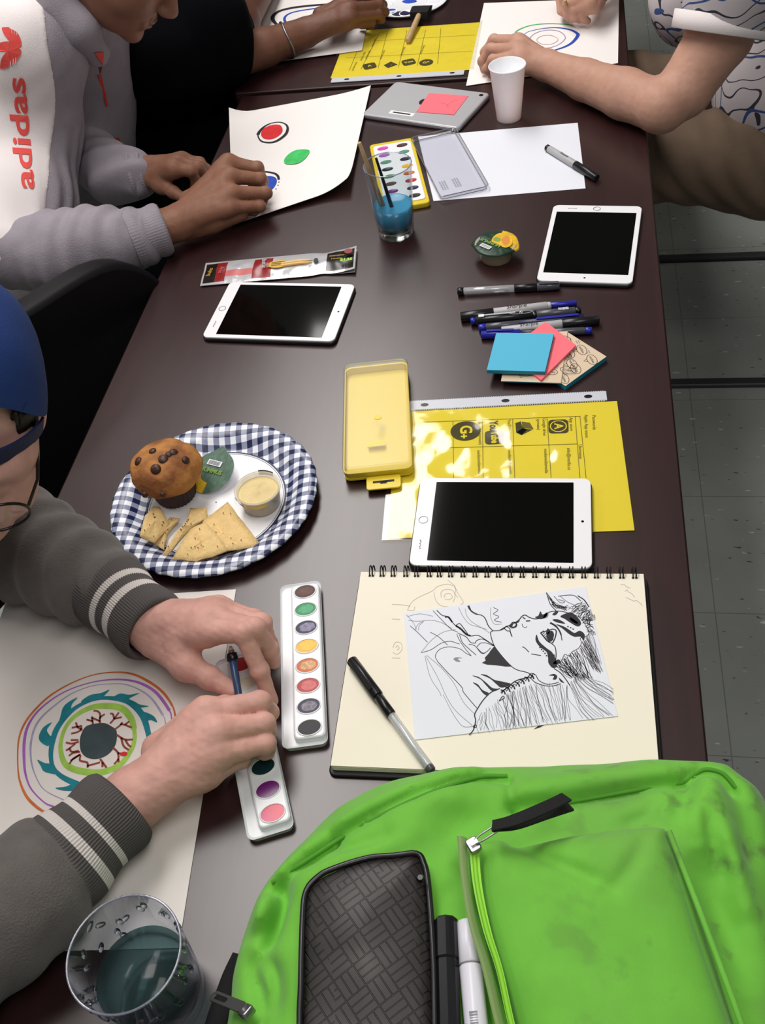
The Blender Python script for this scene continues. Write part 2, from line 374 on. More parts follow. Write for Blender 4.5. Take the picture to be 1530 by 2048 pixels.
# ------------------------------------------------------------------ tablets
mat('tablet_white', '#f0f0f4', rough=.16, spec=.5)
mat('tablet_screen', '#030304', rough=.07, spec=.5)
mat('tablet_metal', '#b9b9bd', rough=.42, metal=.25)
mat('tablet_edge', '#2b2d30', rough=.3, metal=.5)
def tablet(label, a, b, h, L=.2, w=.1347, back=False, turn=1):
    """a, b: photo points at the middle of the home-button end and of the camera end"""
    M, _ = lay(a, b, h); M = M @ T(0, 0, -h)
    th = h-.0006
    t = thing('tablet', label, 'tablet', M @ Vector((0, 0, 0)), 'tablets lying on the table')
    if not back:
        g = G(M); g.prism(rrect(L+.003, w+.003, .0105, 6), .0, th-.0026, 'tablet_edge', bev=.0022); g.build('case', t)
        g = G(M); g.prism(rrect(L, w, .009, 6), th-.003, th, 'tablet_white', bev=.0007); fr = g.build('bezel', t)
        g = G(M); g.prism(rrect(.1605, .1205, .0006, 1), th, th+.0003, 'tablet_screen', M=T(0, 0, 0)); g.build('screen', t)
        g = G(M)
        g.lathe([(.0056, th), (.0056, th+.0004), (.0048, th+.0004), (.0048, th+.0001)], 'metal', 28, M=T(-.0902, 0, 0), cap0=False)
        g.build('home_button', fr)
        g = G(M); g.prism(ell(.0016, .0016, 14), th, th+.0002, 'tablet_screen', M=T(.0902, 0, 0)); g.build('camera_lens', fr)
        g = G(M)
        for k in range(6): g.box((-.0905+.0008*(k % 2), -.031*turn-.0024*k, th+.0002), (.0016, .0016, .0002), 'ink_grey')
        g.build('marking', fr)
    else:
        g = G(M); g.prism(rrect(L, w, .0095, 6), .0004, th, 'tablet_metal', bev=.003); g.build('back_shell', t)
        g = G(M); g.prism(rrect(L+.0035, w+.0035, .0112, 6), .0, .0085, 'clear_case', bev=.002); g.build('case', t)
        g = G(M); g.lathe([(.004, th), (.004, th+.0006), (.0028, th+.0006), (.0028, th+.0003)], 'black_plastic', 20, M=T(L/2-.013, w/2-.013, 0), cap1=True); g.build('camera_lens', t)
        g = G(M)   # fruit-shaped emblem with a leaf, on the back
        ol = bez([(0, .010), (.004, .0115), (.0085, .0085), (.0072, .0055), (.0068, .002), (.009, -.001), (.0062, -.0085), (.003, -.0105), (0, -.0096), (-.003, -.0105), (-.0065, -.008), (-.009, -.001), (-.0085, .006), (-.004, .0112)], 5, True)
        E = T(-.006, .004, th+.0003) @ RZ(8)
        g.poly(ol, 'soft_black', E); g.poly(bez([(.0005, .0125), (.0035, .014), (.0045, .0185), (.001, .0165)], 4, True), 'soft_black', E); g.build('emblem', t)
        g = G(M); g.box((-.026, -.046, th+.0002), (.05, .012, .0003), 'white_plastic'); g.box((-.026, -.046, th+.0004), (.036, .0042, .0002), 'ink'); g.build('tag_sticker', t)
    return t
clear('clear_case', '#f4f4f8', rough=.12, base=.05)
tablet('white tablet beside the red and white brush packet, home button at its left', (433.1, 616.3), (688.9, 623), .009)
tablet('white tablet at the table edge beside the dip cup, home button at its far end', (1195, 410.4), (1167.6, 562.8), .009)
tablet('white tablet lying on the yellow sheet above the sketchbook rings', (830.4, 1038.8), (1182.4, 1042.4), .0112, turn=1)
tablet('silver tablet lying face down with a pink sticky note on its back', (766.2, 195), (940.2, 218), .0105, back=True)
mat('note_pink', '#f7727e', rough=.7); mat('note_blue', '#52b5d6', rough=.7); mat('note_blue_side', '#1f86a0', rough=.7); mat('note_kraft', '#d9c3a8', rough=.8)
h = .0108
g = G(); c = UP([(858, 186), (936.5, 191.5), (908, 229.5), (832.5, 223.5)], h)
g.add(list(c)+[p-Vector((0, 0, .0004)) for p in c], [(0, 3, 2, 1), (0, 1, 5, 4), (1, 2, 6, 5), (2, 3, 7, 6), (3, 0, 4, 7), (4, 5, 6, 7)], 'note_pink')
for pl in ([(893, 212), (905, 203), (915, 200)], [(880, 205), (893, 209), (897, 216)]): g.ribbon(UP(bez(pl, 4), h+.0002), .0006, mat('note_mark', '#c95563', rough=.8))
tag(g.build('sticky_note'), 'square pink sticky note stuck on the back of the silver tablet', 'sticky note')

# ------------------------------------------------------------------ sketchbook
mat('book_cover', '#141214', rough=.5, bump=.05, bscale=600)
M, L = lay((722, 1144), (1287, 1148), .0125)
dp = (U(693, 1326, .0125)-U(722+ (664-722)*0, 1144, .0125)).length*2*.985
sk = thing('sketchbook', 'open wire-bound sketchbook with cream pages and black cover', 'sketchbook', M @ Vector((0, -dp/2, -.0125)))
g = G(M @ T(.001, -dp/2-.002, -.0125)); g.prism(rrect(L+.008, dp+.008, .007, 5), 0, .004, 'book_cover', bev=.0015); g.build('cover', sk)
g = G(M @ T(0, -dp/2, -.0125)); g.prism(rrect(L, dp, .003, 3), .004, .0120, 'paper_cream'); 
for k in range(5): g.prism(rrect(L+.0006, dp+.0006, .003, 3), .0045+.0015*k, .005+.0015*k, 'paper_cream')
g.build('page_block', sk)
g = G(M @ T(0, 0, -.0003)); g.prism([(L/2, 0), (-L/2, 0), (-L/2, -dp), (L/2, -dp)], 0, .0004, 'paper_cream')
Mi = M.inverted()
def SKP(pts, ox, oy, s, hh): return [Mi @ U(ox+x/s, oy+y/s, hh) for x, y in pts]
hp = .0128
def draw(g, ox, oy, s, hh, pl, w, m, n=5):
    P = [U(ox+x/s, oy+y/s, hh) for x, y in pl]
    g.ribbon(bez(P, n) if len(P) > 2 else P, w, m)
g2 = G()
for pl in ([(190, 330), (240, 240), (330, 180), (460, 120), (520, 70), (620, 45), (690, 60)], [(630, 0), (700, 60), (740, 140), (800, 240), (770, 270)], [(480, 130), (500, 220), (560, 280), (640, 290)], [(590, 190), (610, 150), (660, 150), (680, 190), (640, 215), (600, 205)], [(560, 190), (560, 130), (620, 100), (690, 120), (710, 180), (690, 240)], [(20, 265), (120, 270), (220, 285)], [(190, 330), (260, 330), (270, 290)],
           [(20, 425), (110, 430)], [(20, 850), (110, 855)], [(30, 740), (60, 680), (120, 690), (130, 760), (80, 810), (30, 790)], [(60, 740), (80, 715), (100, 745), (75, 765)], [(700, 60), (720, 110), (710, 150), (740, 190)]):
    draw(g2, 780, 1160, 5.464, hp, pl, .00055, 'pencil_grey')
for pl in ([(1120, 45), (1150, 40), (1170, 60), (1210, 75)], [(1160, 105), (1180, 90), (1190, 110), (1220, 125), (1250, 160)], [(1165, 160), (1210, 180), (1240, 195), (1265, 190), (1300, 215), (1320, 240)]):
    draw(g2, 1000, 1160, 4.636, hp, pl, .0006, 'pencil_grey')
g2.poly([U(1000+x/4.636, 1160+y/4.636, hp) for x, y in ((310, 1385), (350, 1355), (415, 1342), (370, 1368))], 'ink')
g.v += [Vector(p) for p in g2.v]; o0 = len(g.v)-len(g2.v)
for f, fm in zip(g2.f, g2.fm): g.f.append([i+o0 for i in f]); g.fm.append(g.mi(g2.mats[fm])); g.fs.append(False)
g.build('top_page', sk)
ringx = [228, 275, 323, 378, 425, 480, 524, 573, 627, 679, 731, 781, 832, 884, 939, 992, 1045, 1098, 1152, 1207, 1262, 1317, 1373]
for rx in ringx:
    x = (Mi @ U(640+rx/2.1857, 1140, .0125)).x
    g = G(M)
    for dx in (-.0017, .0017):
        g.tube([(x+dx, .0012+.0075*math.cos(t), -.0035+.0098*math.sin(t)) for t in np.linspace(-.4, 2*math.pi-1.2, 22)], .0007, 'soft_black', 6)
    for dx in (-.0017, .0017): g.box((x+dx, -.0056, .0004), (.0024, .0024, .0003), 'soft_black')
    g.build('ring', sk)

# ink portrait on loose paper
g = G(); h = .0136
c = UP([(807, 1226), (1171, 1173), (1236, 1432), (830, 1479.5)], h)
def slab(g, c, th, m, side=None, n=1):
    b = [p-Vector((0, 0, th)) for p in c]
    g.add(list(c)+b, [(0, 3, 2, 1)], m); g.add(list(c)+b, [(0, 1, 5, 4), (1, 2, 6, 5), (2, 3, 7, 6), (3, 0, 4, 7), (4, 5, 6, 7)], side or m)
slab(g, c, .0004, 'paper_cool')
hi = h+.0002
A = (780, 1160, 5.464); B = (1000, 1160, 4.636)
def ink(S, pl, w=.0007, m='ink', n=5): draw(g, S[0], S[1], S[2], hi, pl, w, m, n)
def blob(S, pl, m='ink', sm=True):
    P = [U(S[0]+x/S[2], S[1]+y/S[2], hi+.00005) for x, y in pl]; g.poly(bez(P, 5, True) if sm else P, m)
random.seed(5)
# profile and features (head turned sideways on the sheet)
ink(A, [(855, 280), (885, 335), (940, 370), (1000, 385), (1040, 420), (1075, 500), (1125, 555)], [.0022]*4+[.0016]*8+[.001]*30)
ink(A, [(1125, 555), (1200, 550), (1250, 530), (1270, 505), (1310, 500)], .0008)
ink(A, [(1250, 530), (1280, 555), (1310, 560), (1325, 600), (1335, 620)], .0009); ink(A, [(1310, 505), (1340, 465), (1370, 465), (1385, 490), (1370, 515), (1325, 525)], .0012)
blob(A, [(1300, 500), (1330, 470), (1345, 480), (1325, 520)]); blob(A, [(1370, 470), (1400, 450), (1420, 440), (1400, 465)])
ink(B, [(0, 465), (40, 440), (90, 420), (140, 395), (180, 365), (205, 335), (235, 325), (270, 345), (320, 360), (380, 355)], .0011)
ink(B, [(380, 355), (430, 310), (480, 292), (550, 288), (620, 300)], .0009)
ink(B, [(205, 405), (210, 430), (235, 440), (250, 430)], .0006); ink(B, [(210, 345), (235, 362)], .0012); ink(B, [(240, 380), (280, 378)], .0014)
ink(B, [(60, 430), (90, 450), (95, 480), (110, 520)], .0009); ink(B, [(105, 400), (130, 390), (150, 410), (130, 435), (95, 430)], .0009)
blob(B, [(325, 345), (355, 330), (375, 290), (395, 320), (440, 300), (430, 340), (380, 362)])
ink(B, [(205, 618), (230, 630), (268, 668)], .0009); ink(B, [(290, 685), (330, 692), (380, 700)], .0009)
# eye
ink(B, [(375, 490), (410, 530), (440, 565), (480, 585), (500, 560), (515, 520), (520, 470), (490, 455), (440, 470), (400, 480), (375, 490)], .0012)
blob(B, [(430, 520), (445, 485), (480, 470), (500, 500), (490, 545), (460, 570), (440, 550)]); blob(B, [(425, 500), (440, 450), (465, 470), (450, 500)])
for k in range(12):
    t = k/11; x0, y0 = 378+t*110, 492+math.sin(t*2.4)*70+20*t
    ink(B, [(x0, y0), (x0+22*(1-t)+6, y0-24)], .0007)
ink(B, [(465, 395), (520, 430), (560, 490), (575, 560)], [.0022]*6+[.0016]*6+[.0009]*6); ink(B, [(480, 590), (510, 620), (520, 680), (515, 760)], .0009)
# tribal marks
blob(B, [(340, 505), (330, 560), (370, 620), (430, 665), (445, 720), (450, 770), (490, 815), (530, 790), (490, 680), (430, 630), (365, 570)])
blob(B, [(490, 770), (540, 735), (565, 765), (520, 780)]); ink(B, [(500, 690), (510, 760)], .0012)
blob(B, [(560, 335), (640, 300), (680, 310), (740, 370), (750, 410), (720, 430), (660, 400), (600, 360)]); blob(B, [(650, 345), (700, 375), (725, 400), (700, 402), (655, 372)], 'paper_cool')
blob(B, [(490, 365), (540, 365), (590, 390), (600, 405), (540, 395), (500, 380)])
blob(B, [(520, 410), (590, 430), (640, 460), (690, 490), (740, 470), (785, 505), (775, 560), (745, 525), (690, 525), (640, 500), (580, 450)])
blob(B, [(485, 320), (515, 292), (540, 295), (515, 325)]); blob(B, [(420, 310), (450, 300), (440, 345), (400, 352)], 'ink_grey')
for x, y in ((630, 432), (655, 442), (678, 455), (370, 625), (385, 645), (402, 660), (418, 680), (432, 702)): g.prism([(p[0], p[1]) for p in ell(.0008, .0008, 10)], 0, .0001, 'ink', M=T(*U(B[0]+x/B[2], B[1]+y/B[2], hi)))
ink(B, [(620, 300), (690, 320), (760, 370), (820, 470), (810, 515), (745, 540), (755, 580), (730, 630), (670, 665), (640, 705), (600, 690), (570, 750)], .0006)
# throat, collar and ear
blob(A, [(1140, 722), (1180, 780), (1240, 850), (1325, 945), (1260, 945), (1150, 930), (1060, 925), (1005, 905), (1045, 880), (1035, 850), (1080, 800), (1100, 770)], sm=False)
ink(A, [(1125, 555), (1100, 570), (1105, 620), (1140, 720), (1230, 840), (1330, 945), (1400, 985), (1500, 1010), (1530, 1030)], .0009)
blob(A, [(695, 865), (720, 845), (790, 850), (740, 860), (770, 890), (730, 890)], 'ink_grey')
for pl in ([(905, 1120), (960, 1140), (1010, 1200), (1080, 1235), (1065, 1265), (1015, 1235), (965, 1170)], [(900, 1045), (970, 1060), (1050, 1120), (1120, 1180), (1190, 1190), (1120, 1215), (1050, 1150), (990, 1085)], [(990, 1030), (1060, 1040), (1140, 1090), (1230, 1110), (1330, 1140), (1220, 1175), (1160, 1135), (1090, 1075)]): blob(A, pl)
ink(B, [(265, 890), (290, 865), (330, 880), (360, 930), (430, 965), (500, 960), (545, 945)], .0008); ink(B, [(280, 905), (330, 950), (420, 980), (500, 980), (560, 960)], .0008); ink(B, [(275, 870), (300, 895), (275, 910)], .0008)
blob(B, [(455, 885), (500, 870), (530, 890), (520, 920), (490, 920), (500, 890)]); ink(B, [(500, 820), (560, 860), (610, 920), (650, 980)], .001); blob(B, [(545, 905), (575, 930), (595, 955), (560, 940)], 'ink')
for q in range(7):
    x, y = 1210+q*52, 1225-q*28
    ink(A, [(x, y-25), (x+35, y-10), (x+50, y+25)], .0015); ink(A, [(x+10, y+20), (x+40, y-30), (x+60, y-20)], .0008)
ink(A, [(1190, 1325), (1230, 1270), (1250, 1290), (1195, 1320)], .0008); ink(A, [(1210, 1230), (1300, 1160), (1380, 1100), (1520, 1060)], .0012)
ink(A, [(865, 1690), (910, 1640), (935, 1540), (925, 1470), (960, 1400), (1020, 1310), (1100, 1230), (1200, 1185)], .0011)
# ornament lines, shoulder
for w, pl in ((.0009, [(510, 330), (570, 385), (625, 400), (680, 460), (720, 500), (800, 560), (870, 610), (960, 605), (1040, 650), (1140, 720)]), (.0018, [(600, 405), (640, 405), (680, 460)]), (.0020, [(720, 500), (770, 530), (830, 590), (880, 610)]),
              (.0009, [(720, 495), (760, 475), (800, 520), (850, 590)]), (.0006, [(470, 335), (560, 430), (660, 530), (740, 570)]), (.0006, [(730, 590), (760, 660), (830, 760), (890, 830)]), (.0008, [(740, 580), (830, 620), (880, 680), (930, 690)]),
              (.0008, [(930, 690), (950, 660), (1010, 645), (1080, 680), (1140, 720)]), (.0007, [(950, 730), (990, 690), (1060, 690), (1130, 720)]), (.0007, [(860, 700), (930, 720), (1000, 800), (1060, 780), (1100, 740)]), (.0006, [(950, 740), (1000, 790), (1040, 800)]),
              (.0007, [(760, 600), (790, 680), (850, 740), (940, 820)]), (.0006, [(520, 890), (495, 830), (540, 760), (640, 730), (760, 750), (830, 800), (880, 825)]), (.0006, [(340, 795), (450, 760), (560, 690), (660, 670), (760, 700)]),
              (.0005, [(340, 790), (450, 660), (580, 570), (720, 540)]), (.0007, [(520, 890), (620, 1000), (780, 1165), (800, 1220), (880, 1320), (950, 1400)]), (.0005, [(380, 830), (440, 1060), (540, 1220), (560, 1270)]), (.0005, [(390, 830), (520, 1060), (620, 1280), (720, 1430), (900, 1590)]),
              (.0005, [(400, 820), (560, 960), (700, 1130), (800, 1330), (920, 1460)]), (.0005, [(580, 1250), (650, 1390), (720, 1510), (800, 1600), (920, 1600)]), (.0006, [(220, 500), (300, 570), (410, 680)]), (.0005, [(190, 400), (260, 380), (340, 370), (470, 395)]),
              (.0005, [(200, 440), (300, 450), (450, 440), (560, 465), (680, 530)]), (.0005, [(270, 550), (310, 480), (370, 450)]), (.0005, [(310, 550), (320, 500), (360, 460)]), (.0005, [(180, 380), (250, 460), (290, 540)]), (.0006, [(440, 570), (530, 620), (630, 710)]), (.0005, [(820, 310), (840, 390), (900, 460), (1000, 520), (1090, 580)]),
              (.0005, [(750, 300), (800, 400), (870, 480), (960, 510), (1060, 540)]), (.0008, [(910, 1595), (940, 1585), (940, 1610), (915, 1612), (910, 1595)]), (.0005, [(1100, 300), (1100, 400), (1140, 480), (1220, 480)]), (.0006, [(1130, 300), (1180, 330), (1130, 370), (1190, 400), (1140, 440), (1220, 460)])):
    ink(A, pl, w, 'ink' if w > .00055 else 'ink_grey')
# hair: bundles of fine wavy lines
def hair(S, s0, s1, e0, e1, n, wob, w=.00045, m='ink_grey', bend=0):
    for k in range(n):
        t = (k+random.random()*.7)/n
        a = np.array(s0)*(1-t)+np.array(s1)*t; b = np.array(e0)*(1-t)+np.array(e1)*t
        a = a+np.array([random.uniform(-1, 1), random.uniform(-1, 1)])*wob; b = b+np.array([random.uniform(-1, 1), random.uniform(-1, 1)])*wob
        d = b-a; nn = np.array([-d[1], d[0]])/ (np.linalg.norm(d) or 1)
        ink(S, [a, a+d*.33+nn*(random.uniform(-1, 1)*wob*1.2+bend), a+d*.66-nn*(random.uniform(-1, 1)*wob*1.2-bend*.6), b], w, m, 4)
hair(A, (960, 1500), (1330, 1200), (940, 1660), (1500, 1600), 22, 22); hair(B, (60, 1060), (330, 960), (40, 1370), (480, 1320), 30, 22)
hair(B, (330, 960), (640, 985), (480, 1320), (660, 1290), 16, 20); hair(B, (640, 985), (700, 900), (780, 1285), (1080, 1260), 13, 18, bend=25)
hair(B, (510, 800), (600, 720), (660, 910), (720, 880), 24, 14, .0004, 'ink'); hair(B, (600, 720), (740, 640), (700, 930), (860, 900), 26, 16, .0004, 'ink'); hair(B, (740, 640), (790, 540), (860, 820), (960, 860), 26, 16, .0004)
hair(B, (780, 560), (830, 470), (880, 740), (935, 780), 16, 14, .0004); hair(B, (700, 900), (780, 850), (1050, 1150), (1040, 1010), 12, 16, bend=12); hair(B, (640, 270), (840, 420), (770, 210), (870, 330), 34, 16, .0004, 'ink')
hair(B, (760, 360), (820, 480), (840, 330), (880, 520), 20, 14, .0004, 'ink'); hair(B, (430, 115), (500, 250), (610, 290), (640, 240), 10, 10, .0005, 'ink', bend=24)
ink(B, [(430, 115), (450, 180), (470, 230), (520, 285)], .0009); ink(B, [(540, 150), (620, 140), (690, 145), (750, 195)], .0008); ink(B, [(720, 145), (780, 185), (825, 250)], .0012); ink(B, [(500, 150), (560, 210), (600, 200), (540, 180)], .0006, 'ink'); ink(B, [(560, 150), (620, 200), (700, 240), (740, 290)], .0005, 'ink')
tag(g.build('ink_drawing'), 'loose white sheet with an ink portrait drawing, lying on the sketchbook', 'drawing')

# ------------------------------------------------------------------ pens
clear('clear_barrel', '#eef0f2', rough=.1, base=.05, haze=.34, hcol='#eceef0'); mat('pen_blue', '#232a9c', rough=.3); mat('pen_navy', '#14163f', rough=.35); mat('pen_grey', '#b6b6b8', rough=.45); mat('pen_dark', '#1a1a1e', rough=.28); mat('pen_smoke', '#4c4c54', rough=.25)
def pen(name, label, a, b, h, segs, group=None, cat='pen', clip=None, extra=None, hb=None):
    """segs: (part, t0, t1, r0, r1, material) along the axis a -> b"""
    A, Bq = U(*a, h), U(*b, hb if hb is not None else h); M = basis(A, Bq-A, (0, 0, 1)); L = (Bq-A).length
    t = thing(name, label, cat, (A+Bq)/2, group)
    for part, t0, t1, r0, r1, m in segs:
        g = G(M); d = min(.0009, r0*.3)
        prof = [(max(r0-d, .0003), t0*L), (r0, t0*L+d), (r1, t1*L-d), (max(r1-d, .0003), t1*L)]
        g.lathe(prof, m, 18, M=RY(90), cap1=True); g.build(part, t)
    if clip:
        part, t0, t1, r, m = clip[:5]; g = G(M @ RX(clip[5] if len(clip) > 5 else 0))
        g.box(((t0+t1)/2*L, 0, r+.0014), (abs(t1-t0)*L, .0042, .0014), m, b=.0012); g.box((t0*L+.002 if t0 < t1 else t0*L-.002, 0, r), (.004, .004, .003), m); g.build(part, t)
    if extra: extra(M, L, t)
    return t
pen('gel_pen', 'black capped gel pen with clear barrel lying across the sketchbook corner', (703, 1320), (864, 1542), .0195,
    [('cap', 0, .35, .0058, .0062, 'pen_dark'), ('grip', .35, .52, .0052, .0052, 'black_plastic'), ('barrel', .52, .97, .0044, .0044, 'clear_barrel'), ('ink_tube', .50, .95, .0016, .0016, 'white_plastic'), ('end_plug', .96, 1.0, .0046, .0044, 'pen_smoke')], clip=('clip', .04, .30, .0058, 'pen_dark', 20))
pen('gel_pen', 'clear gel pen with black grip lying below the corner tablet', (915, 583), (1119, 571.5), .0062,
    [('end_plug', 0, .06, .0056, .0056, 'black_plastic'), ('barrel', .06, .56, .0052, .0052, 'clear_barrel'), ('ink_tube', .08, .50, .0022, .0022, 'pen_grey'), ('grip', .56, .80, .0056, .0056, 'black_plastic'), ('cap', .78, 1.0, .0062, .0055, 'pen_smoke')], clip=('clip', .99, .80, .006, 'pen_smoke', 10))
def mk_text(s, x, size, m, r, shear=0.0):
    def f(M, L, t):
        g = G(M); g.text(s, size, m, T(x*L, 0, r+.0003), shear=shear); g.build('lettering', t)
    return f
GP = 'pens in the heap above the note pads'
pen('marker', 'grey marker with black cap resting on the blank white paper', (1093.5, 295), (1194, 356), .0068,
    [('end_cap', 0, .045, .0056, .0056, 'black_plastic'), ('barrel', .045, .60, .0057, .0064, 'pen_grey'), ('cap', .58, 1.0, .0069, .0060, 'pen_dark')], cat='marker', extra=mk_text('Sharpie', .36, .007, 'ink', .0062))
pen('marker', 'grey marker with black cap at its left end, top of the pen heap', (921, 634), (1102, 611), .0066,
    [('cap', 0, .37, .0068, .0070, 'pen_dark'), ('barrel', .36, .96, .0064, .0062, 'pen_grey'), ('end_cap', .96, 1.0, .0056, .0054, 'pen_grey')], GP, 'marker', extra=mk_text('Sharpie', .62, .0095, 'ink', .0064, .2))
pen('gel_pen', 'blue pen end sticking out behind the topmost grey marker', (1010, 620.5), (1153, 606), .0048,
    [('barrel', 0, .6, .0046, .0046, 'pen_blue'), ('cap', .58, 1.0, .0048, .0040, 'pen_blue')], GP)
def ring_logo(M, L, t):
    g = G(M); R = bez(ell(.016, .0036, 16), 3, True); g.ribbon([(p[0]+.46*L, p[1], .0074) for p in R+R[:1]], .0008, 'pen_grey'); g.text('Ri', .006, 'white_plastic', T(.46*L, 0, .0075), shear=.2); g.build('emblem', t)
    g = G(M); g.box((.26*L, .001, .0074), (.30*L, .0026, .0008), 'pen_grey'); g.box((.10*L, 0, .0076), (.05*L, .0052, .0012), 'white_plastic'); g.build('clip', t)
    g = G(M)
    for k in range(9): g.box((.80*L+k*.0016, 0, .0064), (.0009, .005, .0004), 'white_plastic')
    g.build('barcode', t)
pen('rollerball_pen', 'black rollerball pen with grey clip and oval emblem in the pen heap', (941, 642.5), (1162, 621), .0068,
    [('end_plug', 0, .045, .0048, .0050, 'pen_blue'), ('cap', .045, .56, .0062, .0064, 'pen_dark'), ('collar', .56, .60, .0062, .0062, 'dark_metal'), ('barrel', .60, .95, .0060, .0060, 'pen_smoke'), ('end_cap', .95, 1.0, .0052, .0046, 'black_plastic')], GP, extra=ring_logo)
pen('rollerball_pen', 'dark blue pen squeezed between the black rollerball and the lower marker', (957, 656), (1168, 635), .0058,
    [('end_plug', 0, .07, .005, .0054, 'pen_blue'), ('barrel', .07, .40, .0054, .0054, 'pen_smoke'), ('cap', .38, 1.0, .0057, .005, 'pen_navy')], GP, clip=('clip', .95, .55, .005, 'pen_blue'))
pen('marker', 'grey marker with black cap at its right end, partly under the pink note pad', (1003, 662), (1198, 640), .0066,
    [('barrel', 0, .64, .006, .0064, 'pen_grey'), ('cap', .62, 1.0, .007, .0064, 'pen_dark')], GP, 'marker', extra=mk_text('Sharpie', .28, .0085, 'ink', .0064, .2))
pen('gel_pen', 'blue capped gel pen at the front of the heap, half under the blue pad', (962, 670), (1184, 661), .0058,
    [('cap', 0, .36, .0056, .0060, 'pen_blue'), ('grip', .36, .62, .0052, .0052, 'pen_navy'), ('barrel', .62, .94, .0050, .0050, 'pen_smoke'), ('end_plug', .94, 1.0, .0052, .005, 'pen_blue')], GP, clip=('clip', .05, .30, .0056, 'pen_blue'))

# ------------------------------------------------------------------ note pads
def pad(label, px, h, th, top, side, extra=None):
    g = G(); c = UP(px, h); b = [p-Vector((0, 0, th)) for p in c]
    g.add(list(c)+b, [(0, 3, 2, 1)], top); g.add(list(c)+b, [(0, 1, 5, 4), (1, 2, 6, 5), (2, 3, 7, 6), (3, 0, 4, 7), (4, 5, 6, 7)], side)
    if extra: extra(g, c)
    tag(g.build('note_pad'), label, 'note pad', 'note pads fanned out under the pens')
def bubbles(g, c):
    a, b, d = c[0], c[1], c[3]; M = basis(a, b-a, (0, 0, 1)); w, l = (b-a).length, (d-a).length
    for i, (u, v) in enumerate(((.2, .22), (.62, .16), (.32, .55), (.76, .52), (.2, .86), (.62, .86), (.92, .86), (.90, .22), (.88, .56), (.55, .36), (.42, .8))):
        Q = M @ T(u*w, -v*l, .0002) @ RZ(-25)
        e = ell(.0105, .0062, 24); g.ribbon([(p[0], p[1]) for p in e+e[:1]], .0007, 'ink', Q); g.ribbon([(-.004, -.0056), (-.001, -.011), (.002, -.0056)], .0007, 'ink', Q); g.text('stickies', .0052, 'ink', Q)
        for k in range(2): g.box((-.017, .002-.003*k, .0001), (.006, .0012, .0001), 'ink_grey', Q)
pad('kraft printed note pad with blue edges, lowest and rightmost of the fan', [(1122, 656), (1213, 713), (1131, 772), (1036, 712)], .0075, .0072, 'note_kraft', 'note_blue_side', bubbles)
pad('kraft printed note pad squared under the pink one', [(1020, 664), (1136, 656), (1122, 766), (1002, 762)], .0092, .0016, 'note_kraft', 'note_blue_side', bubbles)
pad('coral pink note pad turned cornerwise beneath the blue pad', [(1091, 643), (1152, 690), (1082, 760), (1012, 703)], .0128, .0036, 'note_pink', 'note_pink')
pad('bright blue square note pad on top of the fan', [(992.5, 666), (1108, 666.5), (1090, 743), (973.5, 740)], .0185, .0056, 'note_blue', 'note_blue_side')
# ------------------------------------------------------------------ painted papers
for nm, c in dict(paint_orange='#d2703a', paint_purple='#a964c0', paint_lavender='#a9a3c4', paint_teal='#12808f', paint_lime='#9fcb52', paint_pupil='#39474b', paint_vein='#93402f', paint_red='#d8262c', paint_green='#3fbf62', paint_blue='#1f48b4', paint_black='#1d1c22', paint_pale='#dba9b0', paint_stain='#eadbb8').items():
    mat(nm, c, rough=.75, var=.18, vscale=60)
def sheet(c, m, nx=14, ny=14, zf=None, th=.0005):
    """paper patch through corners TL TR BR BL (3-D), zf(u, v) lifts it"""
    g = G(); V = []
    for j in range(ny+1):
        for i in range(nx+1):
            u, v = i/nx, j/ny; p = c[0]*(1-u)*(1-v)+c[1]*u*(1-v)+c[2]*u*v+c[3]*(1-u)*v
            V.append(p+Vector((0, 0, zf(u, v) if zf else 0)))
    F = [(j*(nx+1)+i, (j+1)*(nx+1)+i, (j+1)*(nx+1)+i+1, j*(nx+1)+i+1) for j in range(ny) for i in range(nx)]
    g.add(V, F, m, bool(zf)); g.add([p-Vector((0, 0, th)) for p in V], [f[::-1] for f in F], m, bool(zf))
    per = [i for i in range(nx+1)]+[j*(nx+1)+nx for j in range(1, ny+1)]+[ny*(nx+1)+i for i in range(nx-1, -1, -1)]+[j*(nx+1) for j in range(ny-1, 0, -1)]
    W_ = [V[i] for i in per]+[V[i]-Vector((0, 0, th)) for i in per]; n = len(per)
    g.add(W_, [(i, n+i, n+(i+1) % n, (i+1) % n)[::-1] for i in range(n)], m)
    return g
TP = .0010
# the eyeball painting
c = [None, U(472, 1178.5, TP), U(357, 1896, TP), None]; dx = (U(150, 1199, TP)-c[1]).normalized()*.275
c[0] = c[1]+dx; c[3] = c[2]+dx
g = sheet(c, 'paper_drawing', 2, 2)
E1 = (0, 1280, 4.25)
def pt(g, S, pl, w, m, h, closed=False, n=6):
    P = [U(S[0]+x/S[2], S[1]+y/S[2], h) for x, y in pl]; P = bez(P, n, closed)
    if closed: P = P+P[:1]
    if hasattr(w, '__call__'): w = [w(i/(len(P)-1)) for i in range(len(P))]
    g.ribbon(P, w, m)
def pb(g, S, pl, m, h, sm=True):
    P = [U(S[0]+x/S[2], S[1]+y/S[2], h) for x, y in pl]; g.poly(bez(P, 5, True) if sm else P, m)
th_ = TP+.0002
pt(g, E1, [(1465, 560), (1380, 440), (1250, 345), (1110, 285), (950, 275), (780, 300), (600, 370), (430, 470), (300, 590), (215, 700), (165, 820), (150, 960), (155, 1120), (175, 1220), (225, 1330), (300, 1410), (380, 1465), (520, 1540), (800, 1600), (1100, 1560), (1350, 1400), (1480, 1150), (1520, 850), (1490, 650)], lambda t: .0022+.0007*math.sin(t*23), 'paint_orange', th_, True)
